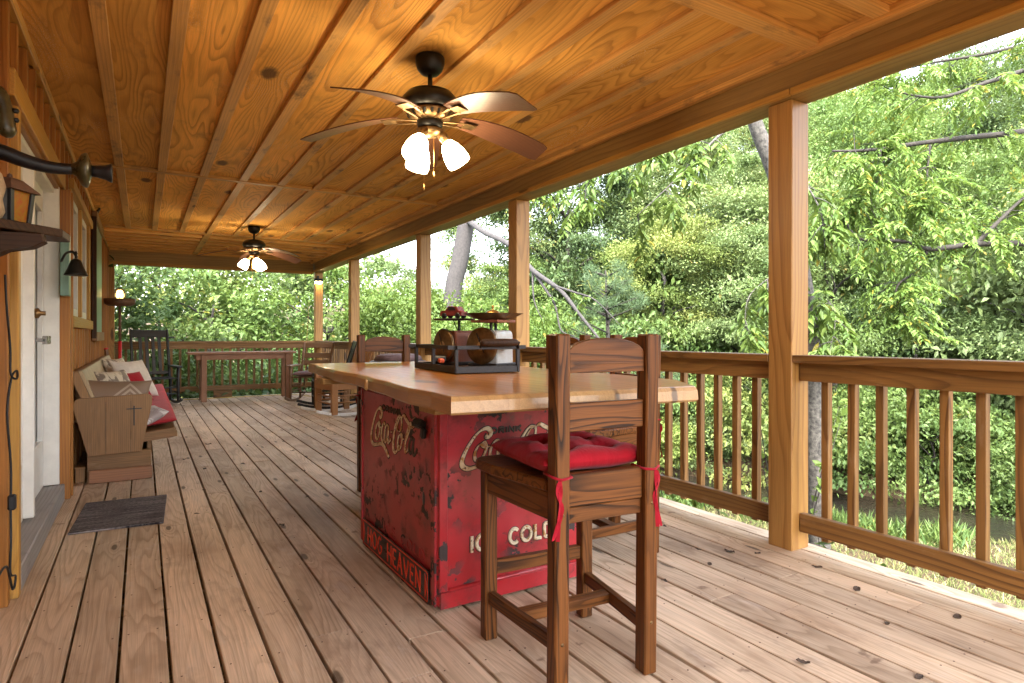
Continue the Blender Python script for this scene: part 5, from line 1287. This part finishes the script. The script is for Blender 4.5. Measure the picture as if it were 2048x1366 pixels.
bough_tree('walnut_tree', 'walnut tree whose long boughs hang over the creek at the upper side', ([(11.679, 2.553, -1.092)[:2]+(-1.5,), (11.622, 2.587, 0.907), (11.311, 2.657, 3.212), (10.949, 2.758, 5.331)], .16, .10),
  [([(11.311, 2.657, 3.344), (9.969, 3.113, 3.673), (8.906, 3.401, 3.543), (7.848, 3.686, 3.358), (7.094, 3.906, 3.21), (6.632, 4.067, 3.168)], .05),
   ([(11.368, 2.623, 2.094), (9.895, 3.041, 2.232), (8.516, 3.402, 2.185), (7.788, 3.606, 2.098), (7.386, 3.73, 2.175), (6.896, 3.908, 2.182), (6.654, 3.937, 2.376)], .045),
   ([(8.465, 3.432, 2.173), (8.839, 3.325, 2.489), (9.272, 3.182, 2.842), (9.66, 3.065, 3.02)], .03),
   ([(7.764, 3.62, 2.098), (7.665, 3.68, 1.856), (7.362, 3.745, 1.663), (7.337, 3.76, 1.362)], .02),
   ([(11.06, 2.691, 4.291), (9.713, 3.033, 4.44), (8.55, 3.265, 4.089), (7.776, 3.496, 3.807), (7.185, 3.735, 3.852)], .04),
   ([(7.191, 3.847, 3.221), (7.064, 3.807, 2.843), (6.896, 3.908, 2.619), (6.512, 4.022, 2.459)], .018),
   ([(7.898, 3.656, 3.328), (7.739, 3.635, 2.778), (7.581, 3.613, 2.527)], .014),
   ([(10.949, 2.758, 5.071), (10.619, 3.423, 5.133), (10.033, 4.008, 5.019), (9.422, 4.491, 4.923), (8.918, 4.91, 4.753)], .035)],
  'walnut', 'barkd', 601, twigs=25, tl=.5, pin=8, lf=.075, droop=.55, start=.15)
bough_tree('leaning_tree', 'rough barked leaning tree just outside the closest post', ([(5.946, 3.779, -1.121)[:2]+(-1.35,), (5.919, 3.795, -0.072), (5.776, 3.822, 1.46), (5.506, 3.926, 2.566), (5.183, 4.003, 3.285), (5.056, 4.08, 3.929)], .105, .06),
  [([(5.162, 4.016, 3.285), (4.746, 4.032, 3.022), (4.347, 4.039, 2.679), (4.076, 4.085, 2.424), (3.792, 4.138, 2.177)], .016),
   ([(5.119, 4.041, 3.484), (4.659, 4.201, 3.298), (4.294, 4.304, 3.022), (3.979, 4.376, 2.707)], .016),
   ([(5.506, 3.926, 2.566), (5.495, 3.699, 2.616), (5.474, 3.479, 2.283), (5.419, 3.395, 1.892)], .014),
   ([(5.803, 3.806, 1.257), (5.799, 3.633, 1.452), (5.788, 3.524, 1.251), (5.65, 3.49, 0.961)], .010),
   ([(5.678, 3.823, 1.659), (5.37, 3.774, 1.739), (4.908, 3.818, 1.482), (4.784, 3.776, 1.151)], .010),
   ([(5.035, 4.092, 3.88), (4.804, 4.814, 3.84), (4.607, 5.399, 3.38), (4.426, 5.624, 2.894), (4.277, 5.713, 2.548)], .018),
   ([(5.035, 4.092, 3.929), (5.09, 5.342, 4.147), (4.632, 6.084, 3.514), (4.373, 6.472, 2.944)], .016)],
  'walnut', 'bark', 602, twigs=11, tl=.30, pin=4, lf=.10, droop=.85, start=.3)
# grey trunk with a dead leaning bough, seen past the scales
t = bough_tree('grey_trunk_tree', 'tall grey trunk with a bare dead bough beyond the scales', ([(6.352, 13.682, 0.503)[:2]+(-1.2,), (6.477, 13.607, 1.965), (6.634, 13.513, 2.94), (6.791, 13.419, 4.037), (6.968, 13.312, 5.621)], .22, .20),
  [([(6.791, 13.419, 3.915), (6.441, 11.879, 3.359), (6.245, 10.48, 2.894), (6.084, 9.411, 2.292), (6.048, 8.499, 1.869), (5.972, 7.845, 1.426), (5.99, 7.368, 1.031)], .075),
   ([(6.084, 9.411, 2.292), (6.073, 9.067, 1.994), (6.091, 8.707, 1.625), (6.063, 8.491, 1.193), (6.145, 8.208, 1.092)], .03),
   ([(6.033, 8.625, 1.944), (6.085, 8.127, 1.806), (6.177, 7.722, 1.665), (6.319, 7.287, 1.262)], .022),
   ([(6.084, 9.411, 2.246), (5.999, 9.229, 1.734), (6.018, 8.984, 1.372)], .02),
   ([(6.843, 13.387, 4.402), (5.967, 13.213, 4.036), (5.217, 13.197, 3.841), (4.594, 13.105, 3.321)], .03)],
  'walnut', 'deadwood', 603, twigs=2, tl=.5, pin=5, lf=.09, droop=.5)
# young pine
def pine():
    bx, by, bz = (6.995, 8.397, 0.846); zg = gz(bx, by); t = thing('pine_tree', 'young pine with long needle tufts behind the dead bough', 'tree', (bx, by, zg)); r = np.random.default_rng(77)
    b = MB(); H_ = 2.25-zg; b.tube([(0, 0, -.2), (.05, 0, H_*.5), (0, .05, H_)], [.07, .05, .015], 8)
    tips = []
    for k in range(46):
        z = H_*r.uniform(.35, 1); a = r.uniform(0, 6.28); L = (H_-z)*.42+.25
        tip = np.array([math.cos(a)*L, math.sin(a)*L, z+L*.35]); b.tube([(0, 0, z), tuple(tip*.6+np.array([0, 0, z])*.4), tuple(tip)], [.018, .012, .006], 5); tips.append(tip)
        for q in (.55, .75): tips.append(np.array([0, 0, z])*(1-q)+tip*q+r.normal(size=3)*.12)
    b.build('trunk', 'barkd', t)
    C = np.repeat(np.array(tips), 60, 0)+r.normal(size=(len(tips)*60, 3))*.02; D = unit(r.normal(size=C.shape)+np.array([0, 0, .55])); n = len(C)
    L = .17*(.7+.6*r.random(n)); tint = np.stack([r.random(n), r.random(n), r.random(n)], 1)
    stuff(obj('foliage', leaf_mesh('foliage', C, D, unit(r.normal(size=C.shape)), L, np.full(n, .007), tint, LEAF['pine']), t))
pine()
# bare pale snag in the brush across the creek
b = MB(); base = (14.527, 7.025, 0.563)
def br(p, q, r0, r1, seg=4):
    mid = [(p[i]+(q[i]-p[i])*.5+hr.uniform(-.08, .08)) for i in range(3)]; P = smoothpts([p, mid, q], 4); b.tube(P, list(np.linspace(r0, r1, len(P))), 6)
br((base[0], base[1], gz(base[0], base[1])), (14.494, 6.928, 1.329), .05, .035); br((14.494, 6.928, 1.329), (14.774, 6.76, 1.873), .03, .015); br((14.774, 6.76, 1.873), (14.497, 6.81, 2.191), .015, .006)
br((14.494, 6.928, 1.274), (14.173, 7.004, 1.867), .03, .012); br((14.774, 6.76, 1.764), (14.793, 6.749, 2.308), .012, .005); br((14.173, 7.004, 1.813), (13.928, 7.034, 1.969), .012, .005)
o = b.build('bare_snag', 'deadwood'); tag(o, 'pale bare forked snag standing in the brush across the creek', 'dead tree')

# vine and weeds
def weeds(name, pts_fn, n, h, mat, seed, w=.012, lean=.5, fine=False, wr=None):
    r = np.random.default_rng(seed); C = []
    while len(C) < n:
        x, y, ok = pts_fn(r)
        if ok: C.append((x, y, gz(x, y)-.01))
    C = np.array(C); D = np.stack([r.normal(size=n)*lean, r.normal(size=n)*lean, np.ones(n)], 1); L = h*(.5+r.random(n)); Wd = np.full(n, w) if wr is None else L*wr
    tint = np.stack([r.random(n), r.random(n), r.random(n)], 1)
    return stuff(obj(name, leaf_mesh(name, C, D, unit(r.normal(size=C.shape)), L, Wd, tint, LEAF[mat])))
def lawn(r):
    x = 3.1+r.random()**1.2*8.5; y = -1.5+r.random()*12; n, t = nt(x, y); return x, y, n < -1.75
o = weeds('lawn_grass', lawn, 60000, .085, 'grass', 701, .010); o['label'] = 'short pale lawn grass between the deck and the creek'; o['category'] = 'grass'
def edge(r):
    n = -1.75-abs(r.normal())*.35; t = r.uniform(-6, 6); x, y = nt_xy(n, t); nn, _ = nt(x, y); return x, y, -2.6 < nn < -1.6 and math.sin(t*2.1)+math.sin(t*5.3+1) > -.3
o = weeds('creek_weeds', edge, 5000, .24, 'mid', 702, .03, .7); o['label'] = 'leafy green weeds along the near creek edge'; o['category'] = 'weeds'
def sapling(x, y, h, seed, label):
    r = np.random.default_rng(seed); z = gz(x, y); t = thing('sapling', label, 'sapling', (x, y, z), 0, 'saplings beside the deck edge'); b = MB(); C, D = [], []
    for k in range(5):
        a = r.uniform(0, 6.28); q = np.array([math.cos(a)*.25*h, math.sin(a)*.25*h, h*r.uniform(.7, 1.05)]); b.tube([(0, 0, -.05), tuple(q*.5+np.array([0, 0, .05])), tuple(q)], [.008, .005, .002], 5)
        for m in range(12):
            u = r.uniform(.35, 1); C.append(q*u+np.array([0, 0, .04])); D.append(r.normal(size=3)+np.array([0, 0, -.2]))
    b.build('stem', 'barkd', t); C = np.array(C); n = len(C); L = .09*(.7+.6*r.random(n)); tint = np.stack([r.random(n)*.5+.5, r.random(n)*.5, r.random(n)], 1)
    stuff(obj('foliage', leaf_mesh('foliage', C, np.array(D), unit(np.array([0, 0, 1.])+r.normal(size=C.shape)*.4), L, L*.6, tint, LEAF['walnut'], True), t))
sapling(3.45, 2.75, 1.15, 1, 'small yellow green sapling below the rail beside the closest post'); sapling(3.5, 3.4, 1.25, 2, 'thin sapling rising behind the balusters near the stools')
sapling(3.6, 2.2, 1.0, 3, 'leafy sapling at the foot of the leaning tree'); sapling(4.6, 3.2, 1.9, 4, 'taller sapling between the leaning tree and the post')
